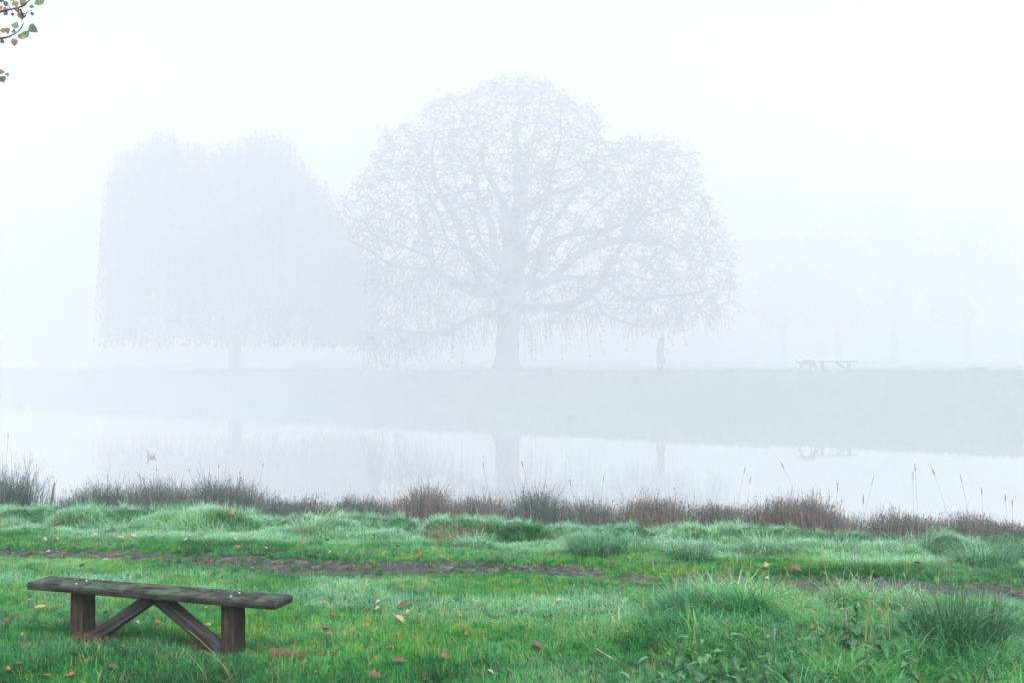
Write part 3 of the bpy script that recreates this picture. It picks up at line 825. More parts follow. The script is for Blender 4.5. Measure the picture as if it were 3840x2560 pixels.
# ------------------------------------------------------------------ horse chestnut on the far bank
m_bark = plain_mat('chestnut_bark', (0.020, 0.018, 0.018), 0.9, (0.055, 0.048, 0.046), 3.0, bump=0.6)
m_cleaf = plain_mat('chestnut_leaf', (0.045, 0.040, 0.030), 0.8, (0.085, 0.065, 0.035), 0.6, trans=0.25)
TD = 54.5
tree0 = px(1901, 1383, TD); tree0.z = ground_z(tree0.x, TD) - 0.1
def cp(u, v, dep=0.0):
    q = px(1200 + u * 0.7653, 250 + v * 0.7653, TD + dep)
    return np.array(q) - np.array(tree0)
CU = 0.7653 / FPX * TD             # metres per crop unit
LIMBS = [  # (depth reached, [(u, v, width)])
    (0, [(915, 1500, 150), (916, 1440, 122), (918, 1340, 112), (925, 1230, 118), (930, 1130, 150), (940, 1000, 122), (946, 850, 92), (950, 750, 58), (972, 650, 46), (962, 540, 40), (976, 430, 30), (950, 320, 22), (978, 200, 14), (966, 100, 6)]),
    (1.8, [(970, 900, 70), (990, 790, 50), (1000, 640, 40), (1002, 510, 32), (1040, 380, 22), (1060, 250, 14), (1100, 120, 6)]),
    (-2.0, [(925, 900, 70), (908, 790, 55), (905, 690, 45), (850, 600, 36), (802, 480, 28), (795, 380, 20), (740, 325, 15), (690, 250, 10), (640, 160, 5)]),
    (3.5, [(890, 980, 60), (862, 900, 46), (830, 760, 36), (772, 600, 28), (740, 500, 22), (690, 420, 18), (600, 370, 12), (520, 300, 6)]),
    (-4.5, [(880, 1130, 70), (800, 1060, 54), (740, 930, 46), (680, 790, 40), (622, 680, 32), (582, 600, 26), (560, 500, 18), (546, 420, 12), (560, 330, 6)]),
    (2.0, [(870, 1150, 80), (760, 1092, 60), (650, 1062, 46), (592, 1010, 40), (550, 950, 34), (520, 830, 28), (505, 740, 22), (472, 640, 16), (470, 540, 8)]),
    (4.0, [(530, 870, 24), (470, 790, 20), (420, 730, 17), (330, 690, 13), (220, 660, 9), (120, 670, 5)]),
    (-3.0, [(600, 1015, 30), (480, 985, 24), (330, 960, 17), (230, 905, 10), (150, 850, 5)]),
    (-6.0, [(520, 930, 20), (430, 880, 18), (330, 855, 14), (250, 800, 10), (180, 735, 5)]),
    (-2.5, [(880, 1190, 40), (800, 1222, 32), (720, 1252, 28), (600, 1300, 25), (450, 1303, 20), (310, 1296, 13), (230, 1330, 6)]),
    (3.0, [(970, 1090, 70), (1090, 1055, 50), (1180, 990, 44), (1280, 920, 42), (1400, 862, 42), (1520, 838, 44), (1620, 862, 28), (1760, 905, 18), (1900, 965, 10), (2000, 1010, 5)]),
    (0.5, [(1510, 830, 44), (1532, 740, 32), (1590, 650, 26), (1622, 560, 20), (1640, 450, 13), (1600, 345, 6)]),
    (2.0, [(1535, 740, 22), (1530, 600, 18), (1490, 460, 10), (1470, 400, 5)]),
    (-3.5, [(960, 1190, 60), (1080, 1182, 46), (1250, 1150, 42), (1350, 1095, 38), (1402, 1020, 34), (1450, 920, 30), (1482, 860, 26), (1560, 760, 18), (1700, 640, 11), (1800, 520, 5)]),
    (-6.0, [(1380, 1060, 26), (1490, 1128, 22), (1600, 1150, 17), (1750, 1118, 12), (1910, 1085, 6)]),
    (-2.5, [(1320, 1120, 20), (1400, 1225, 14), (1530, 1268, 8), (1650, 1270, 4)]),
    (5.5, [(1100, 1060, 34), (1230, 1032, 28), (1380, 1028, 24), (1500, 1022, 18), (1700, 1045, 12), (1880, 1040, 6)]),
    (-4.5, [(985, 990, 50), (1100, 872, 32), (1250, 832, 26), (1400, 790, 20), (1600, 740, 12), (1750, 690, 6)]),
    (5.0, [(990, 1040, 46), (1080, 900, 34), (1150, 745, 28), (1200, 680, 24), (1290, 600, 18), (1400, 500, 10), (1430, 440, 5)]),
    (-3.0, [(985, 730, 40), (1080, 642, 30), (1150, 612, 24), (1250, 578, 16), (1350, 480, 9), (1370, 380, 5)]),
    (3.0, [(998, 540, 26), (1100, 502, 20), (1250, 482, 14), (1300, 350, 9), (1280, 210, 5)]),
    (-6.5, [(900, 1060, 46), (830, 1000, 30), (720, 900, 22), (640, 860, 16), (560, 700, 10), (480, 500, 5)]),
    (7.0, [(960, 1080, 46), (900, 1000, 32), (800, 860, 24), (700, 640, 16), (640, 500, 10), (600, 330, 5)]),
    (7.0, [(960, 1100, 46), (1050, 1000, 30), (1200, 850, 22), (1330, 700, 14), (1420, 620, 8), (1500, 560, 5)]),
    (-7.0, [(950, 1050, 46), (1000, 900, 30), (1080, 720, 22), (1150, 500, 14), (1180, 300, 7), (1190, 180, 4)]),
]
def smooth_line(P, step):
    P = np.asarray(P, float)
    Q = np.vstack([2 * P[0] - P[1], P, 2 * P[-1] - P[-2]])
    out = []
    for i in range(1, len(Q) - 2):
        n_ = max(2, int(np.linalg.norm(Q[i + 1, :3] - Q[i, :3]) / step))
        for t in np.arange(n_) / n_:
            out.append(0.5 * ((2 * Q[i]) + (-Q[i - 1] + Q[i + 1]) * t + (2 * Q[i - 1] - 5 * Q[i] + 4 * Q[i + 1] - Q[i + 2]) * t * t + (-Q[i - 1] + 3 * Q[i] - 3 * Q[i + 1] + Q[i + 2]) * t ** 3))
    out.append(P[-1])
    return np.array(out)
chest = empty('chestnut_tree', tree0)
nodes, parent_of = [], []
limb_lines = []
for li, (dep, pts) in enumerate(LIMBS):
    m = len(pts)
    raw = []
    for i, (u, v, w) in enumerate(pts):
        f = i / (m - 1)
        raw.append(np.append(cp(u, v, dep * f ** 1.1), w * CU / 2))
    raw = np.array(raw)
    if li > 0:                                    # start inside the limb it grows from
        best = min(((np.linalg.norm(ln[:, :2] * 0 + (ln[:, [0, 2]] - raw[0, [0, 2]]), axis=1).min(), j, int(np.linalg.norm(ln[:, [0, 2]] - raw[0, [0, 2]], axis=1).argmin())) for j, ln in enumerate(limb_lines)), key=lambda q: q[0])
        base = limb_lines[best[1]][best[2]]
        off = base[1] - raw[0, 1]
        raw[:, 1] += off * np.linspace(1, 0.25, m)
        raw[0, :3] = base[:3]
    ln = smooth_line(raw, 0.3)
    ln[:, 3] = np.maximum(ln[:, 3], 0.012)
    if li > 0:
        wob = 0.10 * np.sin(np.arange(len(ln)) * 0.55 + li) * np.minimum(1, np.arange(len(ln)) / 6)
        ln[:, 0] += wob * 0.7; ln[:, 2] += 0.10 * np.sin(np.arange(len(ln)) * 0.43 + 2 * li) * np.minimum(1, np.arange(len(ln)) / 6)
    limb_lines.append(ln)
    tb = Tubes(); tb.add(ln[:, :3], ln[:, 3] * (1 + 0.06 * np.sin(np.arange(len(ln)) * 1.7)), 12 if li == 0 else 8)
    link('trunk' if li == 0 else 'limb', tb.mesh('trunk' if li == 0 else 'limb'), m_bark, chest)
    s0 = len(nodes)
    for i, q in enumerate(ln):
        if li == 0 and q[2] < 3.8: continue
        nodes.append(q[:3]); parent_of.append(-2)
OUT = np.array([(970, 50), (1130, 80), (1270, 170), (1380, 230), (1410, 330), (1450, 410), (1530, 335), (1640, 330), (1780, 380), (1850, 440), (1860, 590), (1930, 690), (1980, 800), (2040, 900), (2060, 1030), (2030, 1150), (2000, 1240), (1850, 1258), (1700, 1268), (1530, 1278), (1350, 1235), (1150, 1240), (1000, 1270), (860, 1270), (600, 1330), (400, 1400), (250, 1400), (170, 1330), (250, 1150), (220, 1000), (230, 900), (140, 800), (70, 740), (110, 650), (210, 520), (290, 440), (330, 310), (430, 290), (550, 170), (700, 110), (860, 60)], float)
def inside(P, poly):
    x, y = P[:, 0], P[:, 1]; c = np.zeros(len(P), bool); j = len(poly) - 1
    for i in range(len(poly)):
        xi, yi = poly[i]; xj, yj = poly[j]
        c ^= ((yi > y) != (yj > y)) & (x < (xj - xi) * (y - yi) / (yj - yi + 1e-9) + xi)
        j = i
    return c
uv = np.stack([rng.uniform(50, 2070, 16000), rng.uniform(40, 1420, 16000)], -1)
uv = uv[inside(uv, OUT)]
rad = np.hypot((uv[:, 0] - 1000) / 1060, np.maximum(0, (1150 - uv[:, 1])) / 1120)
keep = rng.uniform(0, 1, len(uv)) < np.clip(0.28 + 0.8 * rad ** 1.5, 0, 1)
uv, rad = uv[keep][:6000], rad[keep][:6000]
dep = rng.uniform(-1, 1, len(uv)) * 9.0 * np.sqrt(np.clip(1.02 - rad ** 2, 0.02, 1))
A = np.array([cp(u, v, d) for (u, v), d in zip(uv, dep)])
alive = np.ones(len(A), bool)
STEP, KILL, INFL = 0.32, 0.60, 3.6
for it in range(60):
    kd = kdtree.KDTree(len(nodes))
    for i, q in enumerate(nodes): kd.insert(q, i)
    kd.balance()
    pull = {}
    for ai in np.nonzero(alive)[0]:
        co, i, dist = kd.find(A[ai])
        if dist < KILL: alive[ai] = False
        elif dist < INFL:
            v = (A[ai] - nodes[i]) / dist
            pull[i] = pull.get(i, 0) + v
    if not pull: break
    for i, v in pull.items():
        v = v / (np.linalg.norm(v) + 1e-9) + rng.normal(0, 0.16, 3) + np.array([0, 0, 0.05])
        v /= np.linalg.norm(v)
        nodes.append(nodes[i] + v * STEP); parent_of.append(i)
nodes_np = np.array(nodes); par = np.array(parent_of)
NN = len(nodes_np)
kids = [[] for _ in range(NN)]
for i in range(NN):
    if par[i] >= 0: kids[par[i]].append(i)
rr = np.zeros(NN)
for i in range(NN - 1, -1, -1):
    if par[i] == -2: continue
    ch = kids[i]
    rr[i] = 0.0135 if not ch else (sum(rr[c] ** 2.4 for c in ch)) ** (1 / 2.4)
tb = Tubes()
for i in range(NN):
    if par[i] == -2: starts = kids[i]
    elif len(kids[i]) > 1:
        mc = max(kids[i], key=lambda c: rr[c]); starts = [c for c in kids[i] if c != mc]
    else: starts = []
    for c in starts:
        ch, q = [i, c], c
        while kids[q]:
            q = max(kids[q], key=lambda c2: rr[c2]); ch.append(q)
        P = nodes_np[ch]; r_ = rr[ch].copy(); r_[0] = r_[1]
        if len(P) > 4:
            P = P.copy(); P[1:-1] = 0.25 * P[:-2] + 0.5 * P[1:-1] + 0.25 * P[2:]
        tb.add(P, np.minimum(r_, 0.09), 4)
# fine twigs, drooping where the crown hangs low
tips = [i for i in range(NN) if par[i] >= 0 and (not kids[i] or rng.uniform() < 0.42)]
LV, LF, ln_ = [], [], 0
def leaf_fan(c, size, spread, down):
    """palmate drooping leaflets"""
    global ln_
    for k in range(rng.integers(3, 6)):
        a = rng.uniform(0, 6.28)
        d = np.array([math.cos(a) * spread, math.sin(a) * spread, -down]); d /= np.linalg.norm(d)
        s = np.cross(d, rng.normal(0, 1, 3)); s /= np.linalg.norm(s) + 1e-9
        L_ = size * rng.uniform(0.7, 1.25); w = L_ * 0.19
        LV.extend([c, c + d * L_ * 0.6 - s * w, c + d * L_, c + d * L_ * 0.6 + s * w])
        LF.append([ln_, ln_ + 1, ln_ + 2, ln_ + 3]); ln_ += 4
for i in tips:
    dirp = nodes_np[i] - nodes_np[par[i]]; dirp /= np.linalg.norm(dirp)
    zrel = nodes_np[i][2]; xrel = nodes_np[i][0]
    low = max(0.0, min(1.0, (6.0 - zrel) / 4.5))
    for k in range(4 if kids[i] else 6):
        L_ = rng.uniform(0.3, 0.8) * (1 + 0.9 * low * rng.uniform())
        v = dirp * 0.7 + rng.normal(0, 0.55, 3); v[2] += 0.15 - 0.9 * low
        v /= np.linalg.norm(v)
        p0 = nodes_np[i]; p1 = p0 + v * L_ * 0.5; p2 = p1 + (v + np.array([0, 0, -0.25 - 0.9 * low]) + rng.normal(0, 0.2, 3)) * L_ * 0.5
        tb.add(np.stack([p0, p1, p2]), np.array([0.0135, 0.011, 0.007]), 3, cap=False)
        pl = 0.48 + 0.34 * (zrel > 10.5) + 0.30 * (xrel > 5.5 and zrel > 6.5) - 0.5 * low + 0.1 * (xrel < -6)
        if rng.uniform() < pl: leaf_fan(p2, 0.165, 0.8, 0.9)
# long hanging twigs under the lowest left limb and by the trunk
for (u0, u1, v0, v1, n_) in [(220, 560, 1290, 1310, 90), (560, 860, 1180, 1290, 30), (990, 1130, 1230, 1260, 30), (380, 620, 1010, 1060, 90), (230, 420, 950, 990, 90), (1150, 1330, 1230, 1250, 16)]:
    for k in range(n_):
        u = rng.uniform(u0, u1); f = (u - u0) / (u1 - u0)
        p0 = cp(u, v1 + (v0 - v1) * f, rng.uniform(-3.0, 1.5)); L_ = rng.uniform(0.8, 2.3)
        P = [p0]
        dr = np.array([rng.normal(-0.25 if u < 900 else 0.2, 0.3), rng.normal(0, 0.3), -0.5])
        for s in range(6):
            dr = dr * 0.75 + np.array([rng.normal(0, 0.12), rng.normal(0, 0.12), -0.45])
            P.append(P[-1] + dr / np.linalg.norm(dr) * L_ / 6)
        tb.add(np.array(P), np.linspace(0.016, 0.006, 7), 3, cap=False)
        if rng.uniform() < 0.25: leaf_fan(P[-1], 0.15, 0.5, 1.0)
        if rng.uniform() < 0.25: leaf_fan(P[4], 0.15, 0.5, 1.0)
tw = link('twigs', tb.mesh('twigs', smooth=False), m_bark, chest); tw['kind'] = 'stuff'
lf = link('crown', mesh_np('crown', np.array(LV), [np.array(LF)]), m_cleaf, chest); lf['kind'] = 'stuff'
tag(chest, 'large spreading half-bare chestnut tree standing on the far bank in mist', 'tree')

# ------------------------------------------------------------------ weeping willow behind
WD = 66.0
w0 = px(884, 1372, WD); w0.z = ground_z(w0.x, WD) - 0.1
willow = empty('willow_tree', w0)
CW = 0.6376 / FPX * WD
prof = np.array([(150, 1250), (165, 420), (190, 270), (230, 195), (330, 150), (400, 100), (480, 84), (560, 105), (640, 155), (760, 200), (850, 165), (960, 120), (1060, 95), (1150, 110), (1210, 120), (1250, 190), (1300, 300), (1420, 372), (1475, 480), (1530, 590), (1640, 700), (1700, 830), (1730, 1150)], float)
def wtop(u): return np.interp(u, prof[:, 0], prof[:, 1])
def wz(v): return CAM_Z + (1338 - (450 + v * 0.6376)) / FPX * WD - w0.z
def wx_(u): return ((300 + u * 0.6376) - 1920) / FPX * WD - w0.x
m_wleaf = plain_mat('willow_leaf', (0.050, 0.062, 0.035), 0.7, (0.085, 0.095, 0.045), 0.5, trans=0.3)
LV, LF = [], []
NS = 9500
u = rng.uniform(165, 1715, NS)
ucen, uhw = 930.0, 800.0
rd = 8.0 * np.sqrt(np.clip(1 - (np.abs(u - ucen) / uhw) ** 2.2, 0.02, 1))
dy = rng.uniform(-1, 1, NS) * rd
topz = wz(wtop(u)); hem = wz(1320 + 14 * (vnoise(u * 0.02, u * 0, 6) - 0.5) * 2)
cap = hem + (topz - hem) * np.sqrt(np.clip(1 - 0.75 * (dy / (rd + 0.01)) ** 4, 0.1, 1))
start = cap + rng.normal(0, 0.18, NS) - rng.uniform(0, 1, NS) ** 2.0 * (cap - hem) * 0.8
length = np.minimum(rng.uniform(2.0, 6.5, NS), np.maximum(start - hem - rng.uniform(-0.25, 0.5, NS), 0.4))
X0 = ((300 + u * 0.6376) - 1920) / FPX * (WD + dy) - w0.x
strands = Tubes()
nleaf = (length * 6).astype(int) + 2
tot = int(nleaf.sum())
si = np.repeat(np.arange(NS), nleaf)
tt = rng.uniform(0, 1, tot)
sway = rng.normal(0, 0.25, NS)
X0 = X0 + rng.normal(0, 0.30, NS)
cx = X0[si] + (sway[si] + 0.30 * ((u - ucen) / uhw)[si]) * tt * (cap - start + length)[si] / 11.0 + rng.normal(0, 0.05, tot)
cyy = dy[si] + rng.normal(0, 0.05, tot)
cz = start[si] - length[si] * tt
# a small arch at the start of each strand
a = rng.uniform(0, 6.28, tot); L_ = rng.uniform(0.14, 0.30, tot)
d = np.stack([0.45 * np.cos(a), 0.45 * np.sin(a), -np.ones(tot)], -1); d /= np.linalg.norm(d, axis=1)[:, None]
sdir = np.stack([np.sin(a), -np.cos(a), np.zeros(tot)], -1)
sdir = sdir * 0.5 + np.stack([rng.normal(0, 1, tot), rng.normal(0, 1, tot), np.zeros(tot)], -1) * 0.5
sdir /= np.linalg.norm(sdir, axis=1)[:, None] + 1e-6
C = np.stack([cx, cyy, cz], -1); w_ = (0.03 + 0.03 * rng.uniform(0, 1, tot))[:, None]
Vw = np.stack([C, C + d * (L_ * 0.5)[:, None] - sdir * w_, C + d * L_[:, None], C + d * (L_ * 0.5)[:, None] + sdir * w_], 1).reshape(-1, 3)
Fw = np.arange(tot * 4).reshape(-1, 4)
o = link('crown', mesh_np('crown', Vw, [Fw]), m_wleaf, willow); o['kind'] = 'stuff'
for i in range(0, NS, 3):
    t_ = np.linspace(0, 1, 4)
    P = np.stack([X0[i] + (sway[i] + 0.30 * (u[i] - ucen) / uhw) * t_ * (cap - start + length)[i] / 11.0, np.full(4, dy[i]), start[i] - length[i] * t_], -1)
    strands.add(P, np.array([0.014, 0.011, 0.009, 0.005]), 3, cap=False)
o = link('hanging_twigs', strands.mesh('hanging_twigs', smooth=False), m_bark, willow); o['kind'] = 'stuff'
tb = Tubes(); tb.add([(0, 0, -0.3), (0.02, 0, 0.4), (-0.05, 0, 1.6), (0.1, 0, 3.0)], np.array([0.62, 0.48, 0.44, 0.40]), 10)
link('trunk', tb.mesh('trunk'), m_bark, willow)
for (ux, vz, dd) in [(350, 260, -2), (520, 200, 3), (800, 330, 0), (1050, 220, 2), (1250, 420, -3), (1500, 700, 1), (300, 560, 4)]:
    e_ = np.array([wx_(ux), dd, wz(vz) - 0.6])
    P = smooth_line(np.array([[0.05, 0, 2.6], [e_[0] * 0.25, dd * 0.25, 2.6 + (e_[2] - 2.6) * 0.45], [e_[0] * 0.65, dd * 0.65, 2.6 + (e_[2] - 2.6) * 0.85], e_]), 0.6)
    tb = Tubes(); tb.add(P, np.linspace(0.30, 0.05, len(P)), 7)
    link('limb', tb.mesh('limb'), m_bark, willow)
tag(willow, 'broad weeping willow, a pale rounded curtain of hanging foliage left of the chestnut', 'tree')

# ------------------------------------------------------------------ four faint trees far to the right
for k, (lab, xc, yt, hw, D) in enumerate([
    ('faintest rounded tree in the mist, leftmost of the four far trees', 2935, 838, 190, 104),
    ('faint rounded tree in the mist, second from left of the four far trees', 3140, 800, 190, 102),
    ('faint rounded tree in the mist, third from left of the four far trees', 3350, 768, 200, 100),
    ('faint broad tree in the mist, rightmost of the four far trees', 3620, 750, 260, 98)]):
    b = px(xc, 1350, D); b.z = ground_z(b.x, D) - 0.1
    e = empty('distant_tree', b)
    H = CAM_Z + (1338 - yt) / FPX * D - b.z; W = hw / FPX * D
    tb = Tubes(); tb.add([(0, 0, 0), (0.1, 0, 1.5), (0, 0, H * 0.5), (0.1, 0, H * 0.8)], np.array([0.45, 0.34, 0.22, 0.06]), 8)
    for j in range(7):
        a = j * 0.9; P = np.array([(0, 0, H * 0.22 + j * 0.4), (math.cos(a) * W * 0.4, math.sin(a) * W * 0.4, H * 0.42 + j * 0.5), (math.cos(a) * W * 0.75, math.sin(a) * W * 0.75, H * 0.55 + j * 0.6)])
        tb.add(P, np.array([0.16, 0.10, 0.04]), 5)
    link('trunk', tb.mesh('trunk'), m_bark, e)
    nq = 3600
    cen = rng.normal(0, 1, (26, 3)); cen /= np.linalg.norm(cen, axis=1)[:, None]
    cen *= rng.uniform(0.35, 0.78, 26)[:, None]
    ci = rng.integers(0, 26, nq)
    q = rng.normal(0, 1, (nq, 3)); q /= np.linalg.norm(q, axis=1)[:, None]
    P = (cen[ci] + q * (rng.uniform(0.15, 1, nq) ** 0.5 * 0.30)[:, None]) * np.array([W, W * 0.9, H * 0.43]) + np.array([0, 0, H * 0.57])
    u1 = rng.normal(0, 1, (nq, 3)); u1 /= np.linalg.norm(u1, axis=1)[:, None]
    u2 = np.cross(u1, rng.normal(0, 1, (nq, 3))); u2 /= np.linalg.norm(u2, axis=1)[:, None]
    s_ = rng.uniform(0.15, 0.36, nq)[:, None]
    Vq = np.stack([P - u1 * s_, P - u2 * s_ * 0.5, P + u1 * s_, P + u2 * s_ * 0.5], 1).reshape(-1, 3)
    o = link('crown', mesh_np('crown', Vq, [np.arange(nq * 4).reshape(-1, 4)]), m_wleaf, e); o['kind'] = 'stuff'
    tag(e, lab, 'tree', 'faint trees far beyond the bank')

# ------------------------------------------------------------------ walker, dog, ducks, log
def skinned(name, verts, edges, radii, mat, parent=None, root=0, sub=2, loc=None):
    me = bpy.data.meshes.new(name)
    bm = bmesh.new()
    sk = bm.verts.layers.skin.verify()
    vs = [bm.verts.new(v) for v in verts]
    for a, b in edges: bm.edges.new((vs[a], vs[b]))
    for i, v in enumerate(vs):
        r = radii[i]; v[sk].radius = r if isinstance(r, tuple) else (r, r)
        v[sk].use_root = (i == root)
    bm.to_mesh(me); bm.free()
    o = link(name, me, mat, parent, loc)
    md = o.modifiers.new('skin', 'SKIN'); md.use_smooth_shade = True
    s = o.modifiers.new('smooth', 'SUBSURF'); s.levels = sub; s.render_levels = sub
    return o

m_coat = plain_mat('dark_coat_cloth', (0.05, 0.055, 0.065), 0.9, (0.09, 0.095, 0.105), 12)
m_skin = plain_mat('skin', (0.30, 0.19, 0.15), 0.6, (0.36, 0.24, 0.19), 10)
m_boot = plain_mat('dark_boot', (0.012, 0.012, 0.013), 0.6, (0.03, 0.028, 0.027), 10)
m_hair = plain_mat('dark_hood', (0.03, 0.026, 0.03), 0.9, (0.06, 0.05, 0.055), 15)
PD = 51.6
pp = px(2477, 1390, PD); pp.z = ground_z(pp.x, PD) + 0.03
man = empty('person', pp)
# faces +x, one foot ahead of the other, stooped a little
PV = [(0, 0, 0.92), (0.01, 0, 1.12), (0.03, 0, 1.34), (0.06, 0, 1.47), (0.085, 0, 1.56), (0.10, 0, 1.67),       # 0-5 spine, neck, head
      (-0.02, 0.09, 0.88), (0.08, 0.10, 0.50), (0.10, 0.10, 0.10), (0.20, 0.10, 0.045),                              # 6-9 forward leg
      (-0.02, -0.09, 0.88), (-0.07, -0.10, 0.50), (-0.16, -0.10, 0.12), (-0.07, -0.10, 0.045),                       # 10-13 rear leg
      (0.03, 0.19, 1.38), (-0.01, 0.23, 1.12), (0.16, 0.22, 1.00),                                                   # 14-16
      (0.03, -0.19, 1.38), (0.04, -0.23, 1.12), (0.33, -0.20, 1.14),                                                 # 17-19 forearm held forward
      (0.145, 0, 1.65)]                                                                                             # 20 face front
PE = [(0, 1), (1, 2), (2, 3), (3, 4), (4, 5), (0, 6), (6, 7), (7, 8), (8, 9), (0, 10), (10, 11), (11, 12), (12, 13), (2, 14), (14, 15), (15, 16), (2, 17), (17, 18), (18, 19), (5, 20)]
PR = [(0.13, 0.15), (0.12, 0.14), (0.13, 0.16), (0.065, 0.065), (0.06, 0.06), (0.095, 0.085), 0.085, 0.06, 0.045, 0.04, 0.085, 0.06, 0.045, 0.04, 0.06, 0.048, 0.034, 0.06, 0.048, 0.034, (0.06, 0.05)]
skinned('body', PV, PE, PR, m_skin, man)
for (h, f, s) in ((PV[16], 1, 0.22), (PV[19], 1, -0.20)):                      # hands with four fingers and a thumb
    hx, hy, hz_ = h
    V = [(hx, hy, hz_), (hx + 0.075, hy, hz_ - 0.005)]; E = [(0, 1)]; Rd = [0.026, 0.032]
    for k in range(4):
        dy_ = (k - 1.5) * 0.02; i = len(V); q = (0.075, 0.085, 0.08, 0.062)[k]
        V += [(hx + 0.095, hy + dy_, hz_ - 0.008), (hx + 0.095 + q * 0.5, hy + dy_, hz_ - 0.02), (hx + 0.095 + q * 0.8, hy + dy_, hz_ - 0.05)]
        E += [(1, i), (i, i + 1), (i + 1, i + 2)]; Rd += [0.0095, 0.009, 0.008]
    i = len(V); V += [(hx + 0.04, hy, hz_ + 0.03), (hx + 0.085, hy, hz_ + 0.045)]; E += [(0, i), (i, i + 1)]; Rd += [0.011, 0.009]
    skinned('hand', V, E, Rd, m_skin, man, sub=1)
def loft(name, rings, mat, parent, seg=20, jag=0.0):
    V = []
    for (cx_, cy_, z, rx, ry) in rings:
        for k in range(seg):
            a = 2 * math.pi * k / seg
            w = 1 + jag * math.sin(3 * a + z * 5)
            V.append((cx_ + rx * w * math.cos(a), cy_ + ry * w * math.sin(a), z))
    m_ = len(rings); idx = np.arange(m_ * seg).reshape(m_, seg)
    F = np.stack([idx[:-1], np.roll(idx[:-1], -1, 1), np.roll(idx[1:], -1, 1), idx[1:]], -1).reshape(-1, 4)
    return link(name, mesh_np(name, V, [F], smooth=True), mat, parent)
coat = loft('coat', [(0.00, 0, 0.36, 0.255, 0.25), (-0.005, 0, 0.55, 0.235, 0.24), (-0.01, 0, 0.80, 0.20, 0.225), (0.0, 0, 1.02, 0.175, 0.215), (0.01, 0, 1.20, 0.17, 0.225), (0.02, 0, 1.36, 0.19, 0.24), (0.035, 0, 1.45, 0.16, 0.20), (0.055, 0, 1.52, 0.11, 0.12)], m_coat, man, jag=0.04)
skinned('sleeve', [(0.02, 0.18, 1.40), (-0.01, 0.235, 1.12), (0.14, 0.22, 1.01)], [(0, 1), (1, 2)], [0.085, 0.07, 0.055], m_coat, man)
skinned('sleeve', [(0.02, -0.18, 1.40), (0.04, -0.235, 1.12), (0.31, -0.20, 1.14)], [(0, 1), (1, 2)], [0.085, 0.07, 0.055], m_coat, man)
loft('hood', [(0.03, 0, 1.46, 0.15, 0.14), (0.045, 0, 1.54, 0.135, 0.13), (0.06, 0, 1.62, 0.14, 0.13), (0.075, 0, 1.69, 0.13, 0.12), (0.085, 0, 1.75, 0.09, 0.085), (0.085, 0, 1.775, 0.02, 0.02)], m_hair, man)
for i in (8, 12):
    a, b = PV[i], PV[i + 1]
    skinned('boot', [(a[0], a[1], a[2] + 0.16), a, (a[0] + 0.01, a[1], 0.05 + (0.02 if i == 12 else 0)), b, (b[0] + 0.06, b[1], 0.04)], [(0, 1), (1, 2), (2, 3), (3, 4)], [0.062, 0.058, 0.055, 0.048, 0.035], m_boot, man, root=2)
tag(man, 'lone person in a long dark coat walking right on the far bank', 'person')

m_dog = plain_mat('dark_dog_fur', (0.07, 0.068, 0.068), 0.9, (0.12, 0.11, 0.105), 14)
DD = 46.2
dp = px(3028, 1417, DD); dp.z = ground_z(dp.x, DD)
dog = empty('dog', dp)
S = 1.08
DV = [(-0.24, 0, 0.52), (-0.05, 0, 0.515), (0.14, 0, 0.53), (0.24, 0, 0.50), (0.34, 0, 0.36), (0.40, 0, 0.22), (0.46, 0, 0.11), (0.52, 0, 0.05),          # 0-7 spine to nose
      (-0.34, 0, 0.50), (-0.44, 0, 0.48), (-0.51, 0, 0.56), (-0.50, 0, 0.62),                                                                          # 8-11 tail
      (-0.27, 0.08, 0.44), (-0.20, 0.09, 0.30), (-0.33, 0.09, 0.17), (-0.31, 0.09, 0.03), (-0.26, 0.09, 0.02),                                         # 12-16 hind leg
      (-0.27, -0.08, 0.44), (-0.27, -0.09, 0.29), (-0.42, -0.09, 0.18), (-0.43, -0.09, 0.03), (-0.38, -0.09, 0.02),                                     # 17-21 hind leg
      (0.17, 0.09, 0.42), (0.15, 0.09, 0.28), (0.19, 0.09, 0.15), (0.18, 0.09, 0.03), (0.23, 0.09, 0.02),                                               # 22-26 fore leg
      (0.17, -0.09, 0.42), (0.21, -0.09, 0.28), (0.28, -0.09, 0.16), (0.30, -0.09, 0.03), (0.35, -0.09, 0.02),                                          # 27-31 fore leg
      (0.36, 0.06, 0.26), (0.35, 0.09, 0.19), (0.36, -0.06, 0.26), (0.35, -0.09, 0.19)]                                                                 # 32-35 ears
DE = [(0, 1), (1, 2), (2, 3), (3, 4), (4, 5), (5, 6), (6, 7), (0, 8), (8, 9), (9, 10), (10, 11), (0, 12), (12, 13), (13, 14), (14, 15), (15, 16), (0, 17), (17, 18), (18, 19), (19, 20), (20, 21),
      (2, 22), (22, 23), (23, 24), (24, 25), (25, 26), (2, 27), (27, 28), (28, 29), (29, 30), (30, 31), (5, 32), (32, 33), (5, 34), (34, 35)]
DR = [0.115, 0.105, 0.15, 0.11, 0.075, 0.075, 0.05, 0.032, 0.035, 0.024, 0.02, 0.014, 0.085, 0.06, 0.035, 0.026, 0.026, 0.085, 0.06, 0.035, 0.026, 0.026, 0.07, 0.045, 0.033, 0.026, 0.027, 0.07, 0.045, 0.033, 0.026, 0.027, 0.03, 0.018, 0.03, 0.018]
skinned('body', [(x * S, y * S, z * S) for x, y, z in DV], DE, [r * S for r in DR], m_dog, dog, root=1)
tag(dog, 'dark dog sniffing the ground with raised tail beside the far bench', 'dog')

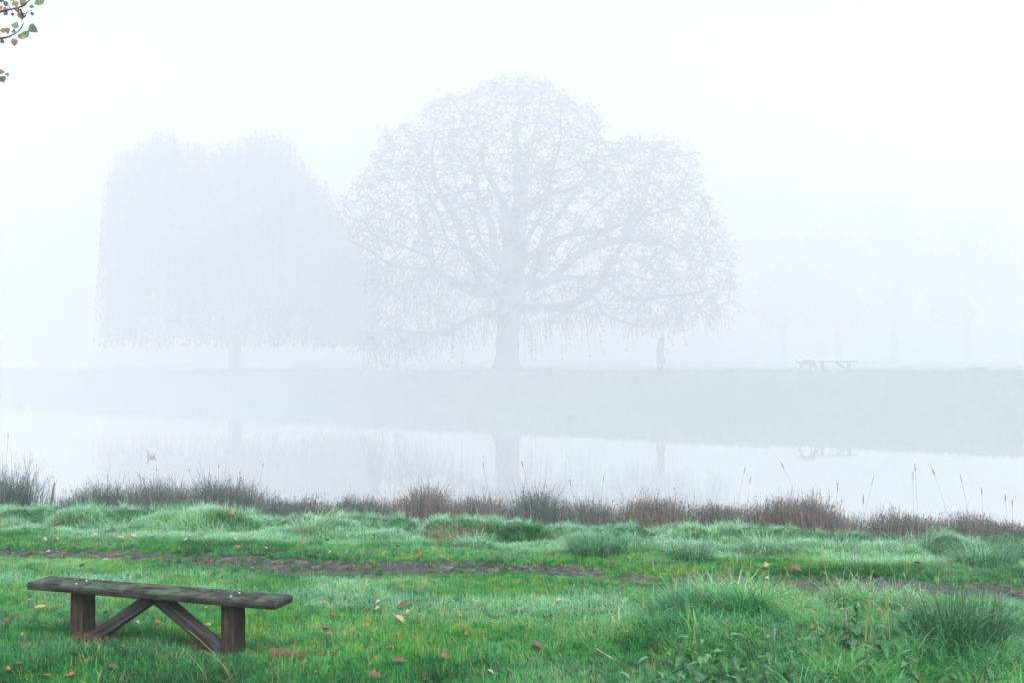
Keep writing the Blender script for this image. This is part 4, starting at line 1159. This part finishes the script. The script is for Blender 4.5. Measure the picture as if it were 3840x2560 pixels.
m_duck = plain_mat('duck_plumage', (0.17, 0.185, 0.20), 0.7, (0.28, 0.29, 0.31), 14)
m_bill = plain_mat('duck_bill', (0.25, 0.18, 0.05), 0.5)
def duck(label, xp, yp, rz, s=1.0):
    d = FPX * CAM_Z / (yp - 1338.0)
    x = (xp - 1920) / FPX * d
    e = empty('duck', (x, d, 0.0), rz)
    rings = [(-0.24, 0.10, 0.008, 0.006), (-0.19, 0.085, 0.035, 0.022), (-0.10, 0.055, 0.075, 0.055), (0.0, 0.04, 0.09, 0.066), (0.09, 0.045, 0.075, 0.06), (0.145, 0.06, 0.045, 0.042), (0.165, 0.07, 0.012, 0.012)]
    seg = 14; V = []
    for (q, z, ry, rz_) in rings:
        for k in range(seg):
            a = 2 * math.pi * k / seg
            V.append((q * s, ry * s * math.cos(a), (z + rz_ * math.sin(a)) * s))
    idx = np.arange(len(rings) * seg).reshape(-1, seg)
    F = np.stack([idx[:-1], np.roll(idx[:-1], -1, 1), np.roll(idx[1:], -1, 1), idx[1:]], -1).reshape(-1, 4)
    link('body', mesh_np('body', V, [F[:, ::-1]], smooth=True), m_duck, e)
    skinned('head', [(0.12 * s, 0, 0.08 * s), (0.15 * s, 0, 0.15 * s), (0.17 * s, 0, 0.205 * s), (0.20 * s, 0, 0.205 * s)], [(0, 1), (1, 2), (2, 3)], [0.035 * s, 0.024 * s, 0.034 * s, 0.024 * s], m_duck, e)
    skinned('bill', [(0.215 * s, 0, 0.2 * s), (0.265 * s, 0, 0.188 * s)], [(0, 1)], [(0.014 * s, 0.01 * s), (0.016 * s, 0.006 * s)], m_bill, e, sub=1)
    for q in (-1, 1):
        skinned('wing', [(0.06 * s, q * 0.068 * s, 0.07 * s), (-0.06 * s, q * 0.075 * s, 0.075 * s), (-0.19 * s, q * 0.03 * s, 0.105 * s)], [(0, 1), (1, 2)], [0.026 * s, 0.03 * s, 0.010 * s], m_duck, e, sub=1)
    return tag(e, label, 'duck', 'ducks on the lake')
duck('small duck swimming on the lake in front of the willow reflection', 570, 1712, R(150), 0.8)
duck('faint duck on the lake close to the far bank at the left', 78, 1522, R(10), 1.1)

lp = px(3666, 1388, 45.0); lp.z = ground_z(lp.x, 45.0) + 0.08
P = np.array([(-0.48, 0, 0.0), (-0.3, 0.02, 0.015), (0.05, 0.0, 0.0), (0.3, -0.02, 0.02), (0.47, 0, 0.01)])
tb = Tubes(); tb.add(P, np.array([0.10, 0.115, 0.11, 0.10, 0.09]), 10)
lg = link('log', tb.mesh('log'), m_bark, loc=lp)
tag(lg, 'low dark log lying on the far bank right of the misty bench', 'log')

# ------------------------------------------------------------------ overhanging branch, top left (its trunk stands outside the frame)
m_twig = plain_mat('grey_twig', (0.055, 0.05, 0.055), 0.8, (0.11, 0.095, 0.09), 20)
def leaf_mat(name, c1, c2, trans=0.35): return plain_mat(name, c1, 0.55, c2, 14.0, trans=trans)
HANG = {
    'g': leaf_mat('green_leaf', (0.13, 0.22, 0.13), (0.24, 0.34, 0.17), 0.55),
    'y': leaf_mat('yellowing_leaf', (0.34, 0.30, 0.10), (0.48, 0.36, 0.12), 0.5),
    'b': leaf_mat('browning_leaf', (0.22, 0.14, 0.10), (0.34, 0.23, 0.14), 0.5),
    'd': leaf_mat('dark_green_leaf', (0.06, 0.11, 0.11), (0.12, 0.17, 0.14), 0.45),
}
def leaf_shape(kind, seed, curl=0.35):
    """Unit leaf: stalk at the origin, blade along +x, length 1; 14 to 26 faces."""
    r_ = np.random.default_rng(seed)
    if kind == 'heart':
        half = [(0.0, 0.02), (0.08, 0.26), (0.25, 0.42), (0.45, 0.43), (0.65, 0.33), (0.82, 0.18), (1.0, 0.0)]
    elif kind == 'oval':
        half = [(0.0, 0.01), (0.15, 0.16), (0.35, 0.25), (0.6, 0.24), (0.8, 0.15), (1.0, 0.0)]
    else:
        half = [(0.0, 0.02), (0.10, 0.36), (0.22, 0.20), (0.36, 0.50), (0.50, 0.22), (0.66, 0.34), (0.76, 0.12), (1.0, 0.0)]
    V, F = [], []
    n_ = len(half)
    tw = r_.uniform(-0.5, 0.5); c2 = r_.uniform(0.4, 1.4) * curl
    for s in (0, -1, 1):
        for (x, w) in half:
            y = s * w * r_.uniform(0.88, 1.12)
            z = c2 * (y * y * 1.6) - curl * 0.5 * x * x + tw * x * y + r_.normal(0, 0.015)
            V.append((x, y, z))
    for j, s in ((1, -1), (2, 1)):
        for i in range(n_ - 1):
            q = (i, i + 1, j * n_ + i + 1, j * n_ + i)
            F.append(q if s > 0 else q[::-1])
    # petiole
    b = len(V)
    V += [(-0.30, 0.012, 0.03), (-0.30, -0.012, 0.03), (0.04, -0.016, 0.004), (0.04, 0.016, 0.004)]
    F.append((b, b + 1, b + 2, b + 3))
    me = bpy.data.meshes.new('leaf'); me.from_pydata(V, [], F)
    for p_ in me.polygons: p_.use_smooth = True
    return me
BD = 6.0
t0 = Vector((-5.6, 6.3, ground_z(-5.6, 6.3) - 0.1))
poplar = empty('overhanging_tree', t0)
tb = Tubes(); tb.add(smooth_line(np.array([(0, 0, 0), (0.05, 0, 0.5), (0.1, 0.05, 2.5), (0.0, 0.1, 5.0), (-0.2, 0.0, 8.0), (-0.3, 0, 10.5)]), 0.5), np.interp(np.linspace(0, 1, len(smooth_line(np.array([(0, 0, 0), (0.05, 0, 0.5), (0.1, 0.05, 2.5), (0.0, 0.1, 5.0), (-0.2, 0.0, 8.0), (-0.3, 0, 10.5)]), 0.5))), [0, 0.1, 1], [0.24, 0.17, 0.03]), 10)
link('trunk', tb.mesh('trunk'), m_bark, poplar)
def bp_(u, v, dd=0.0): return np.array(px(u * 0.2551, v * 0.2551, BD + dd)) - np.array(t0)
BR = [
    ([(-900, 330), (-400, 260), (0, 175), (110, 148), (200, 130), (330, 90), (440, 0), (520, -90)], 0.006),
    ([(-800, 620), (-350, 600), (0, 565), (120, 545), (230, 490), (300, 430), (350, 340)], 0.005),
    ([(300, 140), (340, 250), (365, 250), (400, 180), (490, 150)], 0.0028),
    ([(-500, 1250), (-200, 1120), (0, 1075), (75, 1060)], 0.003),
    ([(-60, -40), (60, 30), (170, 150), (190, 245)], 0.0025),
    ([(200, 130), (280, 190), (320, 260), (310, 340)], 0.0022),
    ([(-200, -150), (100, -60), (230, 30), (360, 60)], 0.003),
]
for pts, r0 in BR:
    P = smooth_line(np.array([bp_(u_, v_, 0.15 * math.sin(i * 1.7)) for i, (u_, v_) in enumerate(pts)]), 0.02)
    tb = Tubes(); tb.add(P, np.linspace(r0 * 2.0, r0 * 0.45, len(P)), 6)
    link('branch', tb.mesh('branch'), m_twig, poplar)
# main limb that carries them, out of frame
P = smooth_line(np.array([(0.05, 0.05, 2.6), (0.7, -0.1, 3.5), tuple(bp_(-900, 330)), tuple(bp_(-500, 150))]), 0.1)
tb = Tubes(); tb.add(P, np.linspace(0.07, 0.012, len(P)), 7); link('branch', tb.mesh('branch'), m_twig, poplar)
for a0, b0 in [((0.05, 0.05, 2.9), bp_(-800, 620)), ((0.1, 0, 2.2), bp_(-500, 1250)), ((0, 0.1, 4.4), bp_(-200, -150))]:
    a0 = np.array(a0); P = smooth_line(np.array([a0, a0 * 0.45 + b0 * 0.55 + np.array([0, 0, 0.25]), b0]), 0.1)
    tb = Tubes(); tb.add(P, np.linspace(0.045, 0.010, len(P)), 6); link('branch', tb.mesh('branch'), m_twig, poplar)
LEAVES = [(570, 20, 175, 'g', 200), (340, 55, 130, 'g', 250), (235, 65, 100, 'y', 260), (200, 50, 70, 'd', 120), (30, 15, 60, 'd', 20), (85, 60, 80, 'd', 270), (10, 110, 70, 'b', 100), (65, 140, 75, 'b', 200),
          (80, 200, 80, 'b', 220), (262, 160, 80, 'b', 280), (310, 235, 120, 'b', 285), (475, 205, 55, 'd', 10), (462, 95, 60, 'd', 80), (484, 105, 40, 'b', 0), (230, 368, 110, 'g', 75), (487, 425, 150, 'g', 320),
          (385, 500, 140, 'g', 65), (345, 545, 75, 'y', 30), (300, 540, 85, 'b', 300), (40, 455, 85, 'y', 300), (105, 455, 95, 'b', 280), (195, 462, 70, 'd', 190), (35, 612, 75, 'd', 330), (212, 625, 105, 'b', 275),
          (20, 1060, 90, 'b', 10), (40, 1160, 110, 'g', 40), (108, 1100, 60, 'd', 320), (-60, 500, 110, 'g', 250), (-120, 80, 120, 'g', 300), (-90, 260, 100, 'y', 200), (-70, 1150, 100, 'g', 240), (150, -40, 120, 'g', 300), (420, -60, 120, 'g', 320),
          (185, 215, 55, 'b', 280), (20, -20, 110, 'g', 20)]
shapes = [leaf_shape('heart', 200 + k, 0.35) for k in range(6)]
cache = {}
for k, (u_, v_, s_, c_, rot) in enumerate(LEAVES):
    key = (k % 6, c_)
    if key not in cache:
        me = shapes[k % 6].copy(); me.materials.append(HANG[c_]); cache[key] = me
    L_ = s_ * 0.2551 / FPX * BD
    o = link('leaf', cache[key], None, poplar)
    a = R(rot)
    ax = Vector((math.cos(a), 0.0, math.sin(a)))
    c0 = Vector(bp_(u_, v_, 0.15 * math.sin(k * 2.1))) - ax * L_ * 0.5
    nrm = Vector((random.uniform(-0.5, 0.5), -1, random.uniform(-0.5, 0.5)))
    yv = nrm.cross(ax).normalized(); zv = ax.cross(yv).normalized()
    o.matrix_local = Matrix.Translation(c0) @ Matrix((ax, yv, zv)).transposed().to_4x4() @ Matrix.Scale(L_, 4)
# rest of its crown beyond the frame
nq = 2600
cen = rng.uniform(-1, 1, (30, 3)) * np.array([1.3, 1.6, 2.4]) + np.array([-0.7, 0.2, 8.2])
P = cen[rng.integers(0, 30, nq)] + rng.normal(0, 0.38, (nq, 3))
P = P[P[:, 0] < 1.0]; nq = len(P)
u1 = rng.normal(0, 1, (nq, 3)); u1 /= np.linalg.norm(u1, axis=1)[:, None]
u2 = np.cross(u1, rng.normal(0, 1, (nq, 3))); u2 /= np.linalg.norm(u2, axis=1)[:, None]
Vq = np.stack([P - u1 * 0.04, P - u2 * 0.03, P + u1 * 0.04, P + u2 * 0.03], 1).reshape(-1, 3)
o = link('crown', mesh_np('crown', Vq, [np.arange(nq * 4).reshape(-1, 4)]), HANG['g'], poplar); o['kind'] = 'stuff'
tag(poplar, 'tree outside the left edge whose leafy autumn twigs hang into the top corner', 'tree')

# ------------------------------------------------------------------ nettles in the unmown patch
m_net = leaf_mat('nettle_leaf', (0.014, 0.080, 0.034), (0.042, 0.160, 0.050), 0.3)
m_netp = leaf_mat('pale_nettle_leaf', (0.05, 0.20, 0.07), (0.10, 0.28, 0.09), 0.35)
m_nstem = plain_mat('nettle_stem', (0.04, 0.09, 0.04), 0.7, (0.07, 0.10, 0.05), 12)
def nettle_leaf(seed):
    r_ = np.random.default_rng(seed)
    xs_ = np.linspace(0, 1, 9); V, F = [], []
    w = 0.36 * np.sin(np.pi * np.clip(xs_, 0.02, 1) ** 0.6) * (1 - 0.25 * xs_)
    for s in (0, -1, 1):
        for i, x in enumerate(xs_):
            ww = w[i] * (1.0 if i % 2 else 0.74)
            V.append((x, s * ww, 0.25 * ww * ww * 4 * (abs(s)) - 0.42 * x * x + r_.normal(0, 0.01)))
    for j, s in ((1, -1), (2, 1)):
        for i in range(8):
            q = (i, i + 1, j * 9 + i + 1, j * 9 + i); F.append(q if s > 0 else q[::-1])
    me = bpy.data.meshes.new('leaf'); me.from_pydata(V, [], F)
    return me
nl = []
for k in range(4):
    a = nettle_leaf(300 + k); b = a.copy(); a.materials.append(m_net); b.materials.append(m_netp); nl.append((a, b))
def nettle(label, xp, yp, h=0.22, pairs=4, s=0.085):
    """xp, yp: pixel of the plant's top."""
    d = FPX * (CAM_Z - 0.30 - h) / (yp - 1338.0); x = (xp - 1920) / FPX * d; y = d
    e = empty('nettle', (x, y, ground_z(x, y)), random.uniform(0, 6.28))
    tb = Tubes(); tb.add([(0, 0, -0.03), (0.008, 0.004, h * 0.5), (0, 0, h)], np.array([0.004, 0.0035, 0.002]), 5)
    link('stem', tb.mesh('stem'), m_nstem, e)
    for p_ in range(pairs):
        z = h * (1 - 0.14 * p_); sc = s * (0.45 + 0.2 * min(p_, 3)) * random.uniform(0.85, 1.15)
        for q in range(2):
            a = p_ * math.pi / 2 + q * math.pi + random.uniform(-0.25, 0.25)
            me = nl[random.randrange(4)][1 if p_ == 0 or random.random() < 0.08 else 0]
            o = link('leaf', me, None, e, (0, 0, z))
            o.rotation_euler = (random.uniform(-0.3, 0.3), random.uniform(-0.45, 0.1) + 0.12 * p_, a)
            o.scale = (sc, sc, sc)
    return tag(e, label, 'nettle', 'nettles in the unmown grass')
for lab, xp, yp, h, pr, s in [
    ('nettle at the left end of the nettle patch, pale top leaves', 2418, 2462, 0.22, 4, 0.10),
    ('nettle at the bottom edge left of centre of the nettle patch', 2475, 2522, 0.22, 4, 0.10),
    ('nettle at the bottom edge with spreading bright top leaves', 2550, 2530, 0.22, 4, 0.10),
    ('nettle whose flat leaves catch the light above the bottom row', 2650, 2455, 0.22, 4, 0.10),
    ('nettle with a bright serrated top in the middle of the patch', 2700, 2432, 0.24, 4, 0.10),
    ('dark nettle behind the bright serrated one', 2630, 2392, 0.22, 3, 0.09),
    ('broad-leaved nettle in the upper middle of the patch', 2880, 2378, 0.22, 4, 0.09),
    ('nettle at the bottom edge right of the brown seed stalk', 2800, 2502, 0.22, 4, 0.10),
    ('pale-leaved nettle left of the dark dock stem', 3060, 2350, 0.20, 3, 0.08),
    ('low nettle behind the dark dock stem', 3180, 2322, 0.18, 3, 0.08),
    ('upright bright nettle sprout beside the straw-coloured tuft', 3210, 2236, 0.24, 3, 0.075),
    ('low nettle between the dock stem and the dark tussock', 3300, 2365, 0.18, 3, 0.075),
    ('small nettle at the foot of the dark tussock', 3560, 2500, 0.14, 3, 0.075),
    ('small nettle right of the foot of the dark tussock', 3700, 2470, 0.14, 3, 0.075),
    ('nettle at the bottom right corner', 3770, 2530, 0.16, 3, 0.08),
    ('low nettle among frosted blades right of the patch middle', 2960, 2440, 0.18, 3, 0.085),
    ('low nettle tucked at the left of the unmown grass', 2340, 2520, 0.16, 3, 0.09),
    ('nettle squeezed between the two bright serrated nettles', 2600, 2480, 0.22, 4, 0.10),
    ('nettle touching the brown fuzzy seed stalk on its left', 2860, 2450, 0.22, 4, 0.09),
    ('nettle standing just above the bottom edge in the nettle patch middle', 2730, 2535, 0.22, 4, 0.10),
    ('nettle behind the flat-leaved one at the patch top', 2760, 2375, 0.20, 4, 0.09),
    ('shaded nettle behind the left end of the nettle patch', 2500, 2440, 0.20, 4, 0.09),
    ('nettle left of the dark dock stem near the bottom edge', 3060, 2500, 0.20, 4, 0.09),
    ('nettle in front of the low nettle beside the dock stem', 3010, 2395, 0.20, 3, 0.085),
    ('nettle leaning on the dark dock stem from the right', 3240, 2420, 0.18, 4, 0.085),
    ('nettle under the left flank of the dark tussock', 3400, 2440, 0.16, 3, 0.08),
    ('small nettle at the upper left corner of the nettle patch', 2560, 2385, 0.18, 3, 0.085),
]:
    nettle(lab, xp, yp, h * 1.75, pr + 4, s * 1.2)

# ------------------------------------------------------------------ fallen leaves
FALL = {
    'pale': leaf_mat('pale_fallen_leaf', (0.19, 0.17, 0.155), (0.33, 0.31, 0.29), 0.15),
    'tan': leaf_mat('tan_fallen_leaf', (0.28, 0.17, 0.095), (0.42, 0.27, 0.16), 0.2),
    'yellow': leaf_mat('yellow_fallen_leaf', (0.36, 0.22, 0.03), (0.48, 0.31, 0.05), 0.25),
    'orange': leaf_mat('orange_fallen_leaf', (0.22, 0.075, 0.02), (0.36, 0.13, 0.03), 0.25),
    'russet': leaf_mat('russet_fallen_leaf', (0.18, 0.055, 0.022), (0.28, 0.095, 0.040), 0.15),
    'brown': leaf_mat('brown_fallen_leaf', (0.060, 0.036, 0.028), (0.12, 0.070, 0.050), 0.1),
}
ABC = {'p': 'pale', 't': 'tan', 'y': 'yellow', 'o': 'orange', 'r': 'russet', 'b': 'brown'}
c1 = [(60, 72, 50, 'p'), (320, 47, 45, 'p'), (405, 38, 42, 'y'), (220, 85, 58, 'y'), (75, 115, 38, 'p'), (665, 15, 40, 'p'), (845, 25, 60, 'p'), (885, 36, 30, 'r'), (930, 12, 52, 'p'), (1060, 22, 52, 'b'), (1165, 18, 32, 'o'), (1290, 47, 48, 'p'),
      (1435, 40, 34, 'r'), (1630, 40, 38, 'p'), (1650, 97, 45, 'r'), (1840, 103, 42, 'p'), (2090, 65, 38, 'r'), (740, 160, 52, 'p'), (405, 130, 28, 'p'), (570, 195, 42, 'b'), (575, 235, 60, 'r'), (830, 207, 42, 'p'), (275, 188, 38, 'p'), (1745, 193, 42, 'p'), (1965, 272, 45, 'p'),
      (885, 305, 42, 'b'), (1015, 283, 28, 'o'), (1440, 275, 46, 'b'), (1075, 320, 32, 'o'), (1125, 335, 42, 'o'), (1530, 350, 32, 'o'), (205, 480, 52, 'p'), (320, 470, 34, 'r'), (290, 522, 82, 'y'), (85, 575, 74, 'p'), (370, 575, 32, 'o'), (415, 640, 48, 'b'), (740, 550, 72, 'r'),
      (1065, 597, 42, 'o'), (960, 628, 48, 'p'), (1095, 630, 36, 'r'), (1095, 683, 42, 'p'), (1445, 650, 66, 't'), (1795, 610, 32, 'o'), (2010, 630, 52, 'r'), (2245, 485, 38, 'o'), (2300, 592, 62, 'r'), (2250, 680, 56, 'b'), (2265, 710, 32, 'r'), (1900, 955, 64, 'b'), (2100, 905, 50, 'o'),
      (2120, 950, 44, 'r'), (2175, 975, 38, 'o'), (795, 935, 62, 'b'), (535, 845, 42, 'b'), (355, 990, 82, 'r'), (480, 985, 104, 'r'), (130, 910, 72, 'b'), (75, 950, 34, 'r'), (1290, 960, 32, 'b'), (720, 1010, 44, 'b'), (45, 625, 70, 'b'), (1810, 850, 40, 'p'), (2300, 850, 50, 'b'), (1885, 830, 34, 'o'), (860, 790, 30, 'o'),
      (2140, 145, 40, 'b'), (2280, 142, 42, 'p'), (1720, 30, 40, 'b'), (1485, 68, 40, 'b'), (340, 90, 36, 'p'), (1850, 55, 36, 'p'), (1265, 310, 70, 't'), (1470, 300, 40, 'b'), (1425, 525, 34, 'p'), (1010, 390, 30, 'b'), (160, 705, 34, 'p'), (940, 975, 34, 'r')]
c2 = [(400, 537, 62, 't'), (557, 600, 132, 't'), (560, 515, 104, 'b'), (605, 560, 52, 'p'), (755, 525, 52, 'b'), (400, 490, 46, 'p'), (95, 593, 58, 't'), (675, 635, 46, 'o'), (540, 715, 54, 'o'), (335, 655, 30, 'o'), (480, 800, 74, 'b'), (45, 680, 62, 'b'), (920, 625, 62, 'b'), (970, 590, 40, 'y'), (1145, 600, 44, 'b'),
      (745, 695, 48, 'b'), (1010, 705, 30, 'r'), (555, 895, 104, 'b'), (395, 990, 132, 'b'), (90, 845, 54, 'b'), (880, 865, 82, 'b'), (1505, 790, 114, 'b'), (1180, 960, 60, 'p'), (895, 990, 74, 'r'), (740, 1015, 54, 'b'), (1645, 485, 72, 'p'), (1660, 735, 30, 'o'), (1865, 690, 40, 'r'), (1340, 445, 34, 'o'), (680, 405, 40, 'r'), (570, 400, 34, 'r'),
      (500, 345, 52, 'o'), (220, 168, 48, 'p'), (690, 148, 124, 'r'), (835, 165, 34, 'r'), (895, 172, 34, 'o'), (560, 165, 44, 'b'), (540, 105, 44, 'b'), (1185, 148, 48, 'r'), (1535, 185, 44, 'r'), (1425, 113, 24, 'r'), (1025, 213, 28, 'b'), (1075, 95, 62, 'b'), (1765, 110, 30, 'y'), (2010, 210, 48, 'b'), (370, 280, 28, 'b'), (665, 40, 34, 'b'), (40, 490, 40, 'o'), (125, 490, 30, 'r'), (360, 855, 34, 'r'), (200, 985, 34, 'o'), (1300, 780, 30, 'r'), (1430, 515, 28, 'o'), (55, 30, 40, 'b')]
c3 = [(770, 365, 52, 't'), (775, 405, 40, 'p'), (950, 385, 82, 'b'), (885, 380, 32, 'b'), (1100, 350, 42, 'b'), (1610, 360, 44, 'b'), (1680, 355, 64, 'b'), (1895, 430, 34, 'o'), (2280, 480, 54, 'b'), (2140, 720, 30, 'o'), (1230, 1000, 44, 'r'), (1465, 695, 54, 'o'), (1240, 715, 74, 't'), (125, 290, 44, 'b'), (430, 325, 62, 'b'), (1305, 345, 30, 'r')]
ALL = [(u_ * 0.5442, 2000 + v_ * 0.5442, s_ * 0.5442, c_) for u_, v_, s_, c_ in c1] + [(1200 + u_ * 0.5442, 2000 + v_ * 0.5442, s_ * 0.5442, c_) for u_, v_, s_, c_ in c2] + [(2400 + u_ * 0.6122, 1900 + v_ * 0.6122, s_ * 0.6122, c_) for u_, v_, s_, c_ in c3]
ALL += [(340, 1870, 20, 'o'), (872, 1880, 22, 'o'), (10, 1952, 26, 'y'), (215, 1958, 28, 'b'), (100, 1975, 26, 'b'), (430, 1980, 22, 'b')]
fshapes = [leaf_shape(k, 400 + i, 0.75) for i, k in enumerate(['lobed', 'oval', 'lobed', 'heart', 'oval', 'lobed', 'heart'])]
def zone(xp, yp):
    x, y = gp(xp, yp); s = y - float(y_path(np.array([x]))[0])
    if yp < 1900: return 'caught in the rushes', None
    if s > 1.35: return 'in the frosted bank grass', ['left of the bench rushes', 'right']
    if abs(s) < 0.42: return 'on the muddy track', None
    if s > 0: return 'between the muddy track and the bank', None
    if float(rough_mask(np.array([x]), np.array([y]))[0]) > 0.5: return 'in the unmown grass', None
    if 240 < xp < 960 and 2250 < yp < 2440: return 'seen beneath the bench seat', None
    if xp < 270 and 2230 < yp < 2450: return 'left of the bench leg', None
    if xp < 1150 and yp >= 2430: return 'in front of the bench', None
    if xp < 1150: return 'on the lawn just behind the bench', None
    if xp < 1480: return 'on the lawn right of the bench', None
    return 'on the open lawn near the unmown grass', None
groups = {}
for it_ in ALL: groups.setdefault((zone(it_[0], it_[1])[0], ABC[it_[3]]), []).append(it_)
ORD = ['first', 'second', 'third', 'fourth', 'fifth', 'sixth', 'seventh', 'eighth', 'ninth', 'tenth', 'eleventh', 'twelfth', 'thirteenth', 'fourteenth', 'fifteenth', 'sixteenth', 'seventeenth', 'eighteenth', 'nineteenth', 'twentieth']
fc = {}
kk = 0
for (zn, cn), items in groups.items():
    items.sort()
    for i, (xp, yp, s_, c_) in enumerate(items):
        kk += 1
        key = (kk % 7, cn)
        if key not in fc:
            me = fshapes[kk % 7].copy(); me.materials.append(FALL[cn]); fc[key] = me
        x, y = gp(xp, yp, 0.34)
        o = link('fallen_leaf', fc[key])
        L_ = min(0.11, max(0.033, s_ / FPX * y * (0.80 if c_ in 'pt' else 0.92)))
        up = {'caught in the rushes': 0.36, 'in the frosted bank grass': 0.14, 'on the muddy track': 0.03, 'in the unmown grass': 0.17}.get(zn, 0.075)
        if zn in ('in the frosted bank grass', 'caught in the rushes', 'in the unmown grass'):
            x, y = gp(xp, yp, 0.30 + up)
        a = random.choice([0, math.pi]) + random.uniform(-0.7, 0.7)
        o.location = (x - math.cos(a) * L_ * 0.5, y - math.sin(a) * L_ * 0.5, ground_z(x, y) + up + 0.04 * L_)
        o.rotation_euler = (random.uniform(-0.25, 0.25) + (random.random() < 0.2) * 0.5, random.uniform(-0.2, 0.2), a)
        wd = random.uniform(0.75, 1.1)
        o.scale = (L_, L_ * wd, L_ * random.uniform(0.5, 1.1))
        if len(items) == 1: lab = 'only %s fallen leaf %s' % (cn, zn)
        else: lab = '%s %s fallen leaf from the left %s' % (ORD[i], cn, zn)
        tag(o, lab, 'fallen leaf', 'autumn leaves scattered on the grass')
